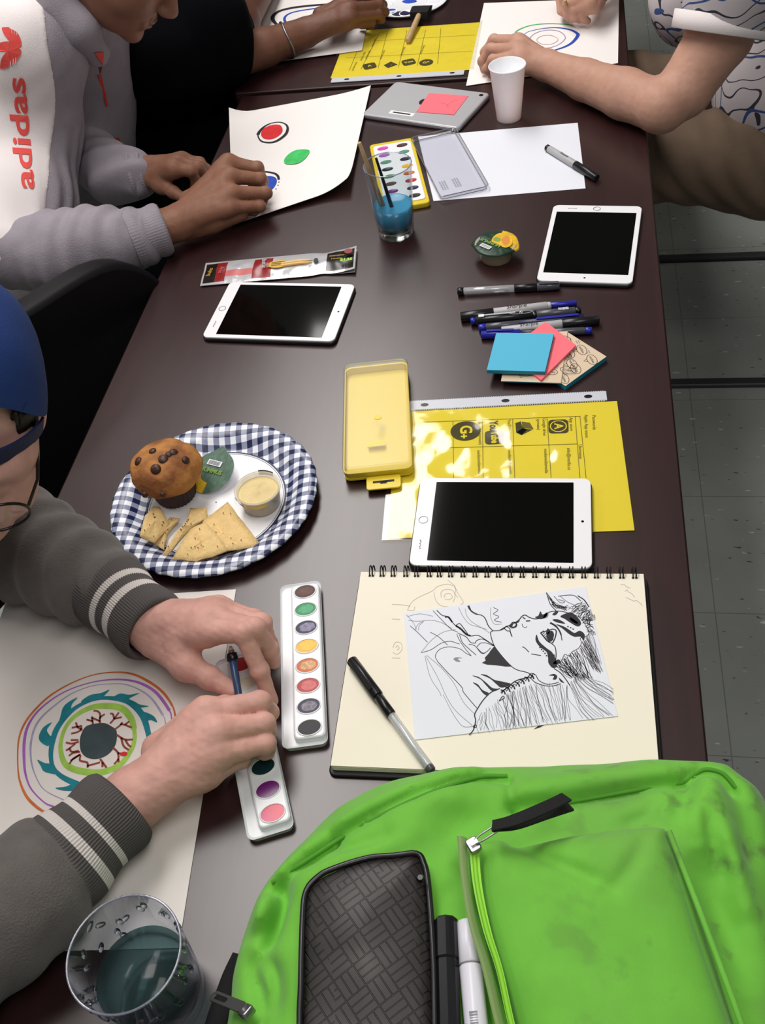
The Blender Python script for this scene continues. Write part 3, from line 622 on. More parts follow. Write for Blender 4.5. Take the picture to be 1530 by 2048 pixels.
pt(g, E1, [(1440, 600), (1330, 450), (1200, 370), (1060, 338), (900, 340), (740, 370), (570, 430), (420, 520), (300, 630), (230, 750), (205, 880), (205, 1020), (215, 1130), (250, 1240), (310, 1320), (390, 1390), (450, 1415), (600, 1480), (850, 1530), (1100, 1480), (1320, 1330), (1440, 1100), (1480, 850), (1460, 680)], lambda t: .0023+.0009*math.sin(t*17+1), 'paint_purple', th_, True)
pt(g, E1, [(1385, 640), (1290, 500), (1180, 420), (1050, 375), (900, 375), (760, 395), (600, 460), (460, 560), (350, 660), (290, 760), (262, 880), (262, 1000), (285, 1110), (340, 1230), (400, 1290), (500, 1340), (650, 1400), (900, 1440), (1100, 1390), (1290, 1230), (1390, 1050), (1420, 850), (1405, 700)], lambda t: .0017+.0008*math.sin(t*15+2), 'paint_lavender', th_, True)
pt(g, E1, [(1262, 800), (1215, 650), (1130, 550), (1040, 508), (900, 492), (780, 510), (650, 570), (550, 660), (480, 760), (445, 870), (432, 980), (450, 1080), (510, 1150), (610, 1205), (760, 1260), (950, 1260), (1120, 1180), (1230, 1020), (1270, 900)], lambda t: .0054+.0012*math.sin(t*19), 'paint_teal', th_, True)
for pl in ([(690, 530), (760, 470), (860, 450), (930, 422), (880, 480), (860, 505)], [(960, 495), (1020, 455), (1100, 465), (1185, 450), (1110, 490), (1060, 520)], [(1085, 530), (1120, 512), (1190, 548), (1265, 562), (1200, 575), (1150, 570)], [(1190, 610), (1250, 618), (1310, 650), (1335, 700), (1280, 680), (1230, 690)],
           [(560, 660), (600, 610), (612, 545), (660, 488), (585, 525), (535, 575), (510, 660), (480, 760)], [(430, 880), (400, 900), (340, 860), (332, 810), (370, 740), (440, 700), (400, 760), (415, 800), (440, 830)], [(500, 1140), (380, 1120), (345, 1070), (318, 1018), (380, 1045), (450, 1060)], [(640, 1215), (560, 1245), (470, 1258), (540, 1280), (640, 1275)]):
    pb(g, E1, pl, 'paint_teal', th_+.0001)
pt(g, E1, [(1140, 760), (1110, 660), (1030, 580), (900, 560), (780, 572), (660, 630), (570, 720), (525, 830), (515, 930), (545, 1040), (620, 1095), (760, 1125), (880, 1120), (1020, 1060), (1110, 940), (1142, 850)], lambda t: .0058+.0016*math.sin(t*11), 'paint_lime', th_, True)
pb(g, E1, [(690, 800), (730, 735), (810, 710), (890, 706), (950, 735), (990, 770), (990, 860), (960, 930), (900, 985), (820, 1012), (740, 1000), (690, 950), (677, 870)], 'paint_pupil', th_)
for pl in ([(850, 710), (850, 660), (890, 630)], [(850, 670), (850, 630), (830, 605), (795, 600)], [(790, 715), (780, 650)], [(790, 690), (735, 675)], [(850, 690), (780, 660)], [(935, 710), (970, 670), (1010, 615)], [(970, 670), (1035, 655)], [(970, 670), (960, 630), (935, 625)], [(975, 760), (1020, 725), (1040, 698)], [(1020, 715), (1060, 720), (1120, 745)], [(1060, 720), (1100, 690)],
           [(700, 765), (660, 740), (645, 700)], [(690, 760), (690, 730), (670, 735), (610, 745)], [(690, 765), (650, 785), (605, 795)], [(670, 865), (610, 880), (560, 870)], [(665, 850), (600, 850)], [(640, 880), (590, 920), (560, 940)], [(590, 920), (610, 950), (670, 940)], [(685, 970), (620, 1010), (590, 1055)], [(680, 975), (600, 1025)], [(680, 950), (620, 960), (585, 985)], [(685, 980), (680, 1025), (740, 1040), (745, 1085)], [(740, 1070), (850, 1040)], [(850, 1010), (880, 1050), (905, 1085)], [(870, 1040), (870, 1080)],
           [(960, 915), (1000, 955), (1005, 1010), (970, 1055)], [(1000, 960), (1030, 965)], [(1005, 1010), (1010, 1040)], [(990, 805), (1060, 845), (1130, 845)], [(1030, 830), (1050, 900), (1095, 935)], [(1065, 850), (1090, 890), (1115, 910)]):
    pt(g, E1, pl, .0021, 'paint_vein', th_+.0001, n=3)
pb(g, E1, [(1020, 970), (1050, 948), (1082, 958), (1070, 985), (1030, 985)], 'paint_red', th_+.0002)
tag(g.build('eyeball_painting'), 'large white sheet painted with a veined eyeball in coloured rings', 'painting')

# three-spot painting, curling up at its edges
c = UP([(461.2, 229.2), (742.4, 176.4), (699.2, 384), (466, 452)], .001)
h0 = .001
g = sheet(c, 'paper', 24, 20, lambda u, v: .014*max(0, u-.72)**2/.078*(.4+.6*v)+.016*max(0, .16-u)**2/.0256*(1-v)*.9+.012*max(0, v-.8)**2/.04*(.2+.8*u))
E2 = (270, 170, 3.1224); hh = .0018
g.poly([U(E2[0]+x/E2[2], E2[1]+y/E2[2], hh) for x, y in bez([(787, 310), (800, 275), (850, 250), (905, 250), (922, 280), (905, 310), (860, 335), (810, 335)], 5, True)], 'paint_red')
pt(g, E2, [(768, 310), (800, 265), (850, 238), (910, 232), (950, 255), (945, 300), (900, 340), (850, 358), (790, 350)], lambda t: .0045+.0022*math.sin(t*9+2), 'paint_black', hh, True)
pb(g, E2, [(930, 470), (960, 430), (1010, 405), (1070, 402), (1090, 415), (1060, 460), (1010, 490), (945, 492)], 'paint_green', hh+.0006)
pb(g, E2, [(780, 590), (830, 568), (880, 580), (880, 620), (840, 660), (790, 640), (760, 610)], 'paint_blue', hh)
pt(g, E2, [(700, 560), (780, 540), (860, 548), (890, 565), (898, 590)], .0045, 'paint_black', hh, n=5)
for x, y in ((893, 625), (880, 648), (855, 666), (898, 605)): g.prism(ell(.0014, .0012, 8), 0, .0001, 'paint_black', M=T(*U(E2[0]+x/E2[2], E2[1]+y/E2[2], hh)))
tag(g.build('spot_painting'), 'white sheet painted with red, green and blue spots, under the hands of the hooded person', 'painting')

# oval-ring painting of the dark shirt person (far table)
c = UP([(512, -6), (748, -6), (723.8, 100.3), (478, 133)], .0045)
c[0] = U(520, -30, .0045); c[1] = U(752, -40, .0045)
g = sheet(c, 'paper', 2, 2)
E3 = (440, 0, 2.942); hh = .0049
pt(g, E3, [(640, 25), (540, 32), (430, 45), (350, 65), (312, 95), (320, 130), (370, 160), (500, 190), (640, 200), (760, 180), (830, 130), (830, 60), (760, 25)], lambda t: .007+.004*math.sin(t*6.3+.5), 'paint_black', hh, True)
pt(g, E3, [(640, 45), (520, 55), (420, 75), (380, 105), (400, 140), (500, 165), (640, 170), (740, 140), (750, 80)], .006, 'paint_blue', hh, True)
tag(g.build('ring_painting'), 'white sheet with black and blue oval rings, under the braceleted arm', 'painting')
# concentric painting on the right
c = [U(968, 6, .0022), U(1238, -4, .0022), U(1236, 126, .0022), U(932, 171.5, .0022)]
g = sheet(c, 'paper', 2, 2)
E4 = (920, 0, 2.508); hh = .0028
pt(g, E4, [(275, 185), (285, 155), (350, 128), (440, 118), (540, 122), (560, 128)], .0036, 'paint_green', hh)
pt(g, E4, [(590, 180), (560, 215), (510, 240), (440, 256), (380, 240), (330, 200), (330, 165), (400, 145), (480, 138), (550, 148), (585, 165)], lambda t: .004+.003*math.cos(t*6.283), 'paint_blue', hh, True)
pt(g, E4, [(528, 190), (490, 225), (430, 240), (370, 225), (350, 195), (380, 165), (440, 150), (500, 158)], .0022, 'paint_lavender', hh, True)
pt(g, E4, [(492, 198), (460, 220), (410, 220), (385, 200), (410, 180), (460, 178)], .0018, 'paint_pale', hh, True)
tag(g.build('oval_painting'), 'white sheet with thin green and blue ovals, on the right beside the paper cup', 'painting')
# blank paper
g = sheet(UP([(836, 273), (1155.3, 245.5), (1171, 376.5), (867, 402)], .0009), 'paper_cool', 2, 2)
tag(g.build('paper_sheet'), 'blank white paper lying beneath the open paint box lid', 'paper')

# ------------------------------------------------------------------ yellow sheets in clear sleeves
mat('sheet_yellow', '#ecd93a', rough=.7); mat('print_grey', '#6b6428', rough=.8); mat('print_dark', '#45411f', rough=.8)
clear('sleeve_film', '#fffef4', rough=.13, base=.07, bump=.5, bscale=22)
mat('sleeve_strip', '#c9ccd6', rough=.3)
def sleeve(label, bl, br, h, flip=False, wf=.279, hf=.2159, vis=True):
    M, L = lay(bl, br, h); M = M @ T(-L/2, 0, 0)
    if flip: M = M @ T(L/2, 0, 0) @ T(-wf/2, 0, 0); 
    else: M = M @ T(L-wf, 0, 0)
    t = thing('document_sleeve', label, 'document sleeve', M @ Vector((wf/2, hf/2, -h)), 'yellow sheets in clear sleeves')
    g = G(M); s = -1 if flip else 1; yb, yt = 0, hf
    g.prism([(wf, 0), (wf, hf), (0, hf), (0, 0)], -.0006, 0, 'sheet_yellow')
    g.build('paper', t)
    return M, t
def sleeve_strip(M, t, wf, hf, flip=False):
    ya, yb = (hf+.002, hf+.019) if not flip else (-.019, -.002)
    g = G(M); g.prism([(wf-.012, ya), (wf-.012, yb), (.004, yb), (.004, ya)], -.0005, .0008, 'sleeve_strip')
    n = 90
    for k in range(n):
        x = .006+(wf-.022)*k/(n-1)
        for yy in ((ya-.0006), (yb+.0004)): g.box((x, yy, .0002), (.0016, .0018, .0006), 'sleeve_strip')
    for x in (.035, wf/2, wf-.035): g.prism(ell(.0052, .0032, 16), .0008, .0010, 'black_plastic', M=T(x, (ya+yb)/2, 0))
    g.build('binder_strip', t)
    # film
    nx, ny = 50, 40; V = []; random.seed(3)
    a0, a1 = (-.004, hf+.002) if not flip else (-.002, hf+.004)
    for j in range(ny+1):
        for i in range(nx+1):
            x, y = -.006+(wf+.012)*i/nx, a0+(a1-a0)*j/ny
            ed = min(1, 4*min(i/nx, 1-i/nx, j/ny, 1-j/ny)+.1)
            z = .0014+(.0030 if not flip else .0012)*ed*(1+mnoise.noise(Vector((x*24, y*24, 1.3)))*1.1+.5*mnoise.noise(Vector((x*52, y*52, 5))))
            V.append((x, y, max(z, .0006)))
    F = [(j*(nx+1)+i, j*(nx+1)+i+1, (j+1)*(nx+1)+i+1, (j+1)*(nx+1)+i) for j in range(ny) for i in range(nx)]
    g = G(M); g.add(V, F, 'sleeve_film', True); g.build('film', t)
M, t = sleeve('yellow printed sheet in a clear sleeve under the white tablet and clear paint box', (769.6, 1077), (1269, 1060.6), .0012)
hp_ = .0016; g = G()
Y1 = (840, 780, 3.643)
def yq(x, y): return U(Y1[0]+x/Y1[2], Y1[1]+y/Y1[2], hp_)
def yl(g, a, b, w=.0007, m='print_grey'): g.ribbon([yq(*a), yq(*b)], w, m)
yl(g, (0, 235), (1168, 190)); yl(g, (60, 425), (1150, 392)); 
for a, b in (((1130, 190), (1165, 640)), ((1165, 188), (1210, 640)), ((925, 200), (955, 640)), ((675, 212), (690, 640)), ((455, 222), (460, 640)), ((240, 230), (245, 640))): yl(g, a, b)
def ytext(s, x, y, size, m='print_grey', bold=0, g=g):
    p, q = yq(x, y), yq(x+4, y+100); g.text(s, size, m, basis(p, q-p, (0, 0, 1)), bold)
ytext('Passwords', 1268, 235, .0062); ytext('Apple App store', 1212, 262, .0062); ytext('App store', 1102, 248, .006); ytext('Username', 1168, 448, .006)
ytext('Google drive', 905, 268, .006); ytext('(private)', 862, 250, .0058); ytext('YouTube (private)', 652, 300, .0058); ytext('Google+ (private)', 436, 312, .0058)
ytext('info@media.ca', 1085, 500, .0062); ytext('mediamediamedia', 918, 515, .0058); ytext('mediamediamedia', 655, 525, .0058); ytext('mediamediamedia', 430, 525, .0058)
def yM(x, y, hz=.0001): p, q = yq(x, y), yq(x+4, y+100); return basis(p+Vector((0, 0, hz)), q-p, (0, 0, 1))
Q = yM(1008, 265); g.prism(rrect(.0245, .0245, .005, 5), 0, .0001, 'print_dark', M=Q); e = ell(.0098, .0098, 30); g.ribbon([(p[0], p[1], .0003) for p in e+e[:1]], .0013, 'sheet_yellow', Q); g.text('A', .015, 'sheet_yellow', Q @ T(0, 0, .0003), .0004)
Q = yM(332, 298); g.prism(ell(.0175, .0190, 36), 0, .0001, 'print_dark', M=Q); g.text('G', .021, 'sheet_yellow', Q @ T(-.002, 0, .0003), .0006); g.text('+', .014, 'sheet_yellow', Q @ T(.010, -.003, .0003), .0006)
Q = yM(543, 345); g.prism(rrect(.024, .024, .005, 5), 0, .0001, 'print_dark', M=Q); g.text('Tube', .0125, 'sheet_yellow', Q @ T(0, 0, .0003), .0005, sx=.8)
Q = yM(535, 262); g.text('You', .0145, 'print_dark', Q, .0005, sx=.75)
for pl, m in (([(695, 240), (735, 228), (745, 270), (780, 290), (740, 328), (700, 310)], 'print_dark'), ([(745, 280), (820, 288), (740, 328), (705, 305)], 'print_dark'), ([(742, 230), (800, 238), (828, 285), (745, 275)], 'print_grey')): g.poly([yq(*p) for p in pl], m)
g.build('printing', t)
sleeve_strip(M, t, .279, .2159)
M, t = sleeve('yellow printed sheet in a clear sleeve on the far table, below the foam brush', (662.6, 156.4), (939.7, 139.4), .0016, flip=True)
g = G()
F1 = (440, 0, 2.942)
def fq(x, y, h=.0022): return U(F1[0]+x/F1[2], F1[1]+y/F1[2], h)
for a, b in (((760, 415), (860, 170)), ((830, 405), (940, 190)), ((930, 400), (985, 185)), ((1050, 395), (1100, 180)), ((1160, 385), (1210, 175)), ((1280, 375), (1300, 165)), ((740, 340), (1480, 300)), ((900, 240), (1500, 205))): g.ribbon([fq(*a), fq(*b)], .0007, 'print_grey')
for x, y, k in ((880, 388, 0), (1003, 380, 1), (1110, 365, 2), (1213, 367, 3)):
    p = fq(x, y); Q = T(*p) @ RZ(20)
    g.prism(rrect(.026, .026, .006, 4) if k in (0, 2) else ell(.014, .014, 24) if k == 3 else [(.013, -.006), (.004, .013), (-.013, .004), (-.008, -.012)], 0, .0001, 'print_dark', M=Q)
    g.text('A You G+'.split()[[0, 1, 1, 2][k]] if k != 1 else ' .', .011, 'sheet_yellow', Q @ T(0, 0, .0002), .0003)
for x, y in ((870, 320), (955, 320), (905, 250), (1075, 300), (1190, 290), (790, 390), (840, 330)): g.text('private media', .007, 'print_grey', T(*fq(x, y)) @ RZ(85))
g.build('printing', t); sleeve_strip(M, t, .279, .2159, True)

# ------------------------------------------------------------------ clear-lidded yellow paint box
mat('box_yellow', '#e0c62f', rough=.35); clear('lid_clear', '#fbfbf0', rough=.22, base=.0, fres=1.33, haze=.14, hcol='#f4f2d8')
M, L = lay((690, 723.5), (813, 722), .021); B = (U(686, 944, .018)+U(825, 941, .018))/2; A0 = M.translation; ln = (A0-B).length*.985; Mb = basis(((A0+B)/2).xy.to_3d()+Vector((0, 0, TZ)), (0, 0, 0) if False else (U(813, 722, .02)-U(690, 723.5, .02)), (0, 0, 1))
ax = (A0-B); ax.z = 0; ax.normalize(); Mb = basis(Vector(((A0.x+B.x)/2, (A0.y+B.y)/2, TZ)), Vector((ax.y, -ax.x, 0)), (0, 0, 1)); bw = L*1.0
t = thing('paint_box', 'closed yellow paint box with a clear lid and hang tab, beside the yellow sheet', 'paint box', Mb.translation)
g = G(Mb @ T(0, 0, .0045)); g.prism(rrect(bw, ln, .008, 5), 0, .0025, 'box_yellow'); R = [[(p[0], p[1], z) for p in rrect(bw*s_, ln*s_, .008, 5)] for z, s_ in ((.0, .99), (.012, 1.0), (.012, .975), (.003, .965))]; g.rings(R, 'box_yellow', cap0=False, cap1=False, smooth=False); g.build('tray', t)
g = G(Mb @ T(0, 0, .0045))
R = [[(p[0], p[1], z) for p in rrect(bw*a, ln*b, .009, 6)] for z, a, b in ((.011, 1.02, 1.01), (.017, 1.02, 1.01), (.0195, .985, .992), (.0200, .93, .965), (.0186, .915, .955))]
g.rings(R, 'lid_clear', cap0=False, cap1=True); g.build('lid', t)
g = G(Mb @ T(.006, -ln/2-.011, .0065)); tabo = rrect(.042, .022, .004, 4); g.prism(tabo, 0, .0022, 'box_yellow', bev=.0006); g.box((0, .0005, .0024), (.026, .0030, .0006), 'soft_black'); g.box((0, -.0015, .0024), (.008, .003, .0006), 'soft_black'); g.build('hang_tab', t)
g = G(Mb @ T(0, 0, .0045)); g.prism(ell(.005, .0042, 20), .0187, .0193, 'box_yellow', M=T(.002, -.012, 0)); g.build('latch_mark', t)
g = G(Mb @ T(0, 0, .0045)); g.box((-.002, -ln*.24, .0082), (.022, .010, .001), 'sheet_yellow'); g.build('inner_label', t)

# open paint box
c4 = UP([(733.6, 289.6), (820.7, 273.4), (865.3, 402), (771, 417)], .010)
Mo = basis(((c4[0]+c4[2])/2).xy.to_3d()+Vector((0, 0, TZ)), (c4[1]+c4[2])/2-(c4[0]+c4[3])/2, (0, 0, 1)); ow = ((c4[1]-c4[0]).length+(c4[2]-c4[3]).length)/2; ol_ = ((c4[3]-c4[0]).length+(c4[2]-c4[1]).length)/2
t = thing('paint_box', 'open yellow paint box with two rows of colours, behind the blue water glass', 'paint box', Mo.translation)
g = G(Mo); g.prism(rrect(ow, ol_, .007, 5), 0, .009, 'box_yellow', bev=.0012)
g.build('tray', t)
g = G(Mo); g.prism(rrect(ow*.86, ol_*.90, .006, 5), .009, .0105, 'white_plastic', bev=.0005); g.build('insert', t)
mat('pan_magenta', '#d543b8', rough=.4); mat('pan_brown', '#4b2c26', rough=.5); mat('pan_mint', '#4d8c74', rough=.5); mat('pan_navy', '#22203f', rough=.45); mat('pan_yellow', '#f0b73a', rough=.4); mat('pan_orange', '#cf6a33', rough=.45); mat('pan_red', '#b3212a', rough=.4); mat('pan_black', '#1c1d22', rough=.5); mat('pan_violet', '#a05bb0', rough=.45); mat('pan_teal', '#0e3038', rough=.25); mat('pan_green', '#2c8a50', rough=.45); mat('pan_purple', '#6d1670', rough=.25); mat('pan_pink', '#e22c40', rough=.25, col2='#d03a78', vscale=45); mat('pan_clean', '#e8e4cf', rough=.3)
for r, cols in ((-1, 'pan_magenta pan_violet pan_mint pan_teal pan_green pan_brown pan_purple pan_clean'.split()), (1, 'pan_brown pan_mint pan_navy pan_yellow pan_orange pan_red pan_navy pan_black'.split())):
    for k, m in enumerate(cols):
        g = G(Mo @ T(r*ow*.22, ol_*(.39-.111*k), .0105) @ RZ(6)); g.lathe([(1, 0), (1, .0006), (.9, .0003), (.01, .0002)], m, 26, M=Matrix.Diagonal((.0098, .0058, 1, 1)), cap0=False); g.build('paint_pan', t)
c5 = UP([(828, 279.5), (919, 262.3), (971.7, 379.8), (875.4, 406)], .004)
g = G(); lm = ((c5[0]+c5[2])/2); Ml = basis(Vector((lm.x, lm.y, TZ)), (c5[1]+c5[2])/2-(c5[0]+c5[3])/2, (0, 0, 1)); lw = ((c5[1]-c5[0]).length+(c5[2]-c5[3]).length)/2; ll = ((c5[3]-c5[0]).length+(c5[2]-c5[1]).length)/2
clear('lid_thin', '#eeeef2', rough=.08, base=.03, haze=.05)
g = G(Ml); R = [[(p[0], p[1], z) for p in rrect(lw*a, ll*b, .008, 6)] for z, a, b in ((.010, 1, 1), (.0098, .965, .98), (.002, .95, .97), (.0015, .93, .96))]
g.rings(R[::-1], 'lid_thin', cap0=True, cap1=False); g.build('lid', t)
g = G(Ml)
for a in ((1, 1), (.945, .968)): e = rrect(lw*a[0], ll*a[1], .008, 6); g.tube([(p[0], p[1], .0098 if a[0] == 1 else .003) for p in e+e[:1]], .0007, 'lid_rim', 6) if 'lid_rim' in MATS else (mat('lid_rim', '#8f8f96', rough=.2, trans=.5), g.tube([(p[0], p[1], .0098 if a[0] == 1 else .003) for p in e+e[:1]], .0007, 'lid_rim', 6))
random.seed(8)
for cx in (0, .022):
    for r in range(6):
        for k in range(3): g.box((-.02+cx+.004*k-.5*lw*.2, -ll*.28-.005*r+.012, .0022), (.0025, .0012, .0002), 'ink_grey')
g.build('lid_rim', t)

# ------------------------------------------------------------------ paint trays
def tray(label, tl, tr, bl, br, cols, h=.007):
    C4 = UP([tl, tr, br, bl], h); A0 = (C4[0]+C4[1])/2; B0 = (C4[2]+C4[3])/2; ax = (A0-B0); ln = ax.length; ax.normalize()
    M = basis(Vector(((A0.x+B0.x)/2, (A0.y+B0.y)/2, TZ)), Vector((ax.y, -ax.x, 0)), (0, 0, 1)); w = ((C4[1]-C4[0]).length+(C4[2]-C4[3]).length)/2*.985
    t = thing('paint_tray', label, 'paint tray', M.translation, 'white watercolour trays')
    g = G(M)
    g.rings([[(p[0], p[1], z) for p in rrect(w*s_, ln*s2, .007, 6)] for z, s_, s2 in ((.0, .95, .985), (.006, .98, .992), (.0074, .995, .998), (.008, 1, 1), (.0070, 1.0, 1.0), (.0062, .93, .975), (.0055, .92, .97))], 'white_plastic', cap0=True, cap1=True); g.build('base', t)
    xc = w*.13; rw = w*.70
    g = G(M @ T(xc, -ln*.002, 0)); g.prism(rrect(rw, ln*.945, .006, 6), .005, .0135, 'white_plastic', bev=.0022); g.build('rail', t)
    n = len(cols)
    for k, (m, worn) in enumerate(cols):
        P = M @ T(xc, ln*(.415-.119*k), .0135) @ RZ(4)
        g = G(P); D = Matrix.Diagonal((.0114, .0084, 1, 1))
        g.lathe([(1.13, 0), (1.13, .0006), (1.07, .0010), (1.0, .0008), (1.0, .0002)], 'white_plastic', 32, M=D, cap0=False); pan = g.build('paint_pan', t); g = G(P)
        g.lathe([(1.0, .0003), (.8, .0004), (.01, .0004)], m, 32, M=D, cap0=False)
        if worn:
            random.seed(k+3); e = [(.74*x*(1+random.uniform(-.13, .1))+.06, .70*y*(1+random.uniform(-.13, .1))) for x, y in ell(1, 1, 16)]
            g.prism(bez(e, 3, True), .0005, .00055, worn, M=D)
        g.build('paint', pan)
    return t
for nm, c, v in (('worn_brown', '#6b4c46', .2), ('worn_green', '#5fb184', .12), ('worn_lilac', '#8f89a8', .3), ('worn_yellow', '#f7cf62', .08), ('worn_tan', '#dcae84', .25), ('worn_rose', '#d77c7c', .15), ('worn_grey', '#8d8795', .35)): mat(nm, c, rough=.6, var=v, vscale=300)
tray('white watercolour tray with eight worn colours beside the sketchbook', (560, 1172), (642, 1163), (563.5, 1497), (657, 1490),
     [('pan_brown', 'worn_brown'), ('pan_green', 'worn_green'), ('pan_navy', 'worn_lilac'), ('pan_yellow', 'worn_yellow'), ('pan_orange', 'worn_tan'), ('pan_red', 'worn_rose'), ('pan_navy', 'worn_grey'), ('pan_black', None)])
tray('white watercolour tray half hidden under the two painting hands', (428, 1319), (513, 1305), (496, 1684), (590, 1655),
     [('pan_red', None), ('pan_clean', None), ('pan_yellow', None), ('pan_orange', None), ('pan_green', None), ('pan_teal', None), ('pan_purple', None), ('pan_pink', None)])

# ------------------------------------------------------------------ plate with snacks
PC = U(429, 996, .010); PC.z = TZ
def gingham():
    m = mat('gingham', '#ffffff', rough=.3, coat=.3); nt = m.node_tree; L = nt.links; b = nt.nodes['Principled BSDF']
    tc = nt.nodes.new('ShaderNodeTexCoord'); mp = nt.nodes.new('ShaderNodeMapping'); mp.inputs['Rotation'].default_value = (0, 0, math.radians(-6)); L.new(tc.outputs['Object'], mp.inputs[0])
    sp = nt.nodes.new('ShaderNodeSeparateXYZ'); L.new(mp.outputs[0], sp.inputs[0]); o = []
    for k in (0, 1):
        a = nt.nodes.new('ShaderNodeMath'); a.operation = 'MULTIPLY'; a.inputs[1].default_value = 1/.0148; L.new(sp.outputs[k], a.inputs[0])
        f = nt.nodes.new('ShaderNodeMath'); f.operation = 'FRACT'; L.new(a.outputs[0], f.inputs[0])
        c = nt.nodes.new('ShaderNodeMath'); c.operation = 'LESS_THAN'; c.inputs[1].default_value = .5; L.new(f.outputs[0], c.inputs[0]); o.append(c)
    s = nt.nodes.new('ShaderNodeMath'); s.operation = 'ADD'; L.new(o[0].outputs[0], s.inputs[0]); L.new(o[1].outputs[0], s.inputs[1])
    d = nt.nodes.new('ShaderNodeMath'); d.operation = 'MULTIPLY'; d.inputs[1].default_value = .5; L.new(s.outputs[0], d.inputs[0])
    r = nt.nodes.new('ShaderNodeValToRGB'); r.color_ramp.interpolation = 'CONSTANT'; e = r.color_ramp.elements; e[0].color = lin('#f2f4fa'); e[1].position = .3; e[1].color = lin('#8b92ac'); q = e.new(.8); q.color = lin('#1b2348')
    L.new(d.outputs[0], r.inputs[0]); L.new(r.outputs[0], b.inputs['Base Color'])
gingham(); mat('plate_white', '#f1f1f5', rough=.35, coat=.3); mat('plate_navy', '#1b2348', rough=.4)
t = thing('paper_plate', 'round paper plate with blue gingham rim holding muffin and chips', 'plate', PC)
PR = .1275
def flute(a, z): return 1+.0045*math.sin(a*34+2*math.sin(a*3))*min(1, max(0, (z-.004)/.010))
g = G(T(*PC)); g.lathe([(.001, .0022), (.0858, .0022)], 'plate_white', 96, cap0=False); g.build('well', t)
g = G(T(*PC)); g.lathe([(.0855, .0023), (.0878, .0023)], 'plate_navy', 96, cap0=False); g.lathe([(.0836, .0024), (.0843, .0024)], 'plate_navy', 96, cap0=False); g.build('rim_line', t)
g = G(T(*PC)); g.lathe([(.0876, .0022), (.093, .004), (.102, .0125), (.109, .017), (.119, .019), (.1245, .0185), (PR, .0165), (PR+.0008, .0150), (.1245, .0168), (.110, .0155), (.101, .0105), (.093, .002), (.0855, .0002), (.001, .0002)], 'gingham', 204, cap0=False, rad=flute); g.build('rim', t)

# muffin
mat('muffin_crust', '#b37a3e', rough=.8, col2='#7d4a26', vscale=34, bump=.8, bscale=150, ramp=(.38, .62)); mat('muffin_wrapper', '#3a2017', rough=.6); mat('choc_chip', '#40261d', rough=.45)
MC = U(352, 985, .006); MC.z = TZ+.0024
t = thing('muffin', 'chocolate chip muffin in a dark paper case on the plate', 'muffin', MC)
g = G(T(*MC)); g.lathe([(.024, 0), (.0255, .004), (.031, .034), (.031, .040)], 'muffin_wrapper', 120, cap1=True, rad=lambda a, z: 1+.022*math.sin(a*30)); g.build('paper_case', t)
g = G(T(*MC)); nu, nv = 64, 34; R = []
prof = bez([(.028, .034), (.040, .036), (.0440, .043), (.0425, .053), (.034, .064), (.020, .071), (.0008, .073)], 6)
for r, z in prof:
    R.append([])
    for k in range(nu):
        a = 2*math.pi*k/nu; d = Vector((math.cos(a)*r, math.sin(a)*r, z)); nn = 1+.07*mnoise.noise(d*38)+.035*mnoise.noise(d*95)
        R[-1].append((d.x*nn, d.y*nn, .034+(d.z-.034)*(1+.10*mnoise.noise(d*45+Vector((7, 0, 0))))))
g.rings(R, 'muffin_crust', cap0=True, cap1=True); crown = g.build('crown', t)
for x, y, r, hz in ((352, 278, .0048, .070), (258, 345, .0058, .060), (372, 395, .0062, .062), (422, 330, .0060, .069), (490, 285, .0052, .068), (460, 300, .0045, .070), (568, 335, .0048, .058), (300, 560, .004, .040), (420, 560, .0036, .042)):
    for hz in np.linspace(.082, .036, 120):          # walk down the sight line to the crust
        p = U(200+x/3.326, 820+y/3.326, hz); d = p-MC; rr = math.hypot(d.x, d.y); zz = d.z
        if rr < np.interp(zz, [q_[1] for q_ in prof], [q_[0] for q_ in prof], right=0): break
    c0 = MC+Vector((0, 0, .040)); d = (p-c0)*1.03
    q = c0+Vector((d.x*1.0, d.y*1.0, d.z)); g = G(T(*q) @ Vector((0, 0, 1)).rotation_difference(Vector((d.x, d.y, max(d.z, .004))).normalized()).to_matrix().to_4x4()); g.lathe([(r, -.003), (r*1.02, .0004), (r*.8, .0018), (r*.3, .0024)], 'choc_chip', 16, cap1=True); g.build('chocolate_chip', crown)

# tortilla chips
mat('chip', '#dfbf82', rough=.75, var=.08, vscale=160, bump=.5, bscale=300); mat('chip_speck', '#8a5a2c', rough=.8)
PX = (200, 820, 3.326)
def chip(label, pl, hs, sd):
    P = [U(PX[0]+x/PX[2], PX[1]+y/PX[2], z) for (x, y), z in zip(pl, hs)]; cen = sum(P, Vector())/len(P); n = len(P); ol = []
    for i in range(n):
        a, b = P[i], P[(i+1) % n]
        for k in range(6): s = k/6; q = a*(1-s)+b*s; ol.append(q+(Vector((mnoise.noise(q*90+Vector((sd, 0, 0))), mnoise.noise(q*90+Vector((0, sd, 3))), 0))*.0016))
    g = G(); R = [[c+(p-c)*s+Vector((0, 0, .0022*(1-s)*(1+mnoise.noise(p*60))+dz)) for p in ol for c in (cen,)] for s, dz in ((.02, .0), (.35, .0), (.7, 0), (1, 0), (1, -.0016), (.7, -.0016), (.02, -.0016))]
    g.rings(R, 'chip', cap0=True, cap1=True); random.seed(sd)
    if g.v and R[0]:
        pass
    for k in range(9):
        s = random.uniform(.2, .8); p = random.choice(ol); q = cen+(p-cen)*s+Vector((0, 0, .0026)); g.prism(ell(.0007, .0006, 7), -.0008, .0003, 'chip_speck', M=T(*q))
    tag(g.build('tortilla_chip'), label, 'tortilla chip', 'tortilla chips on the plate')
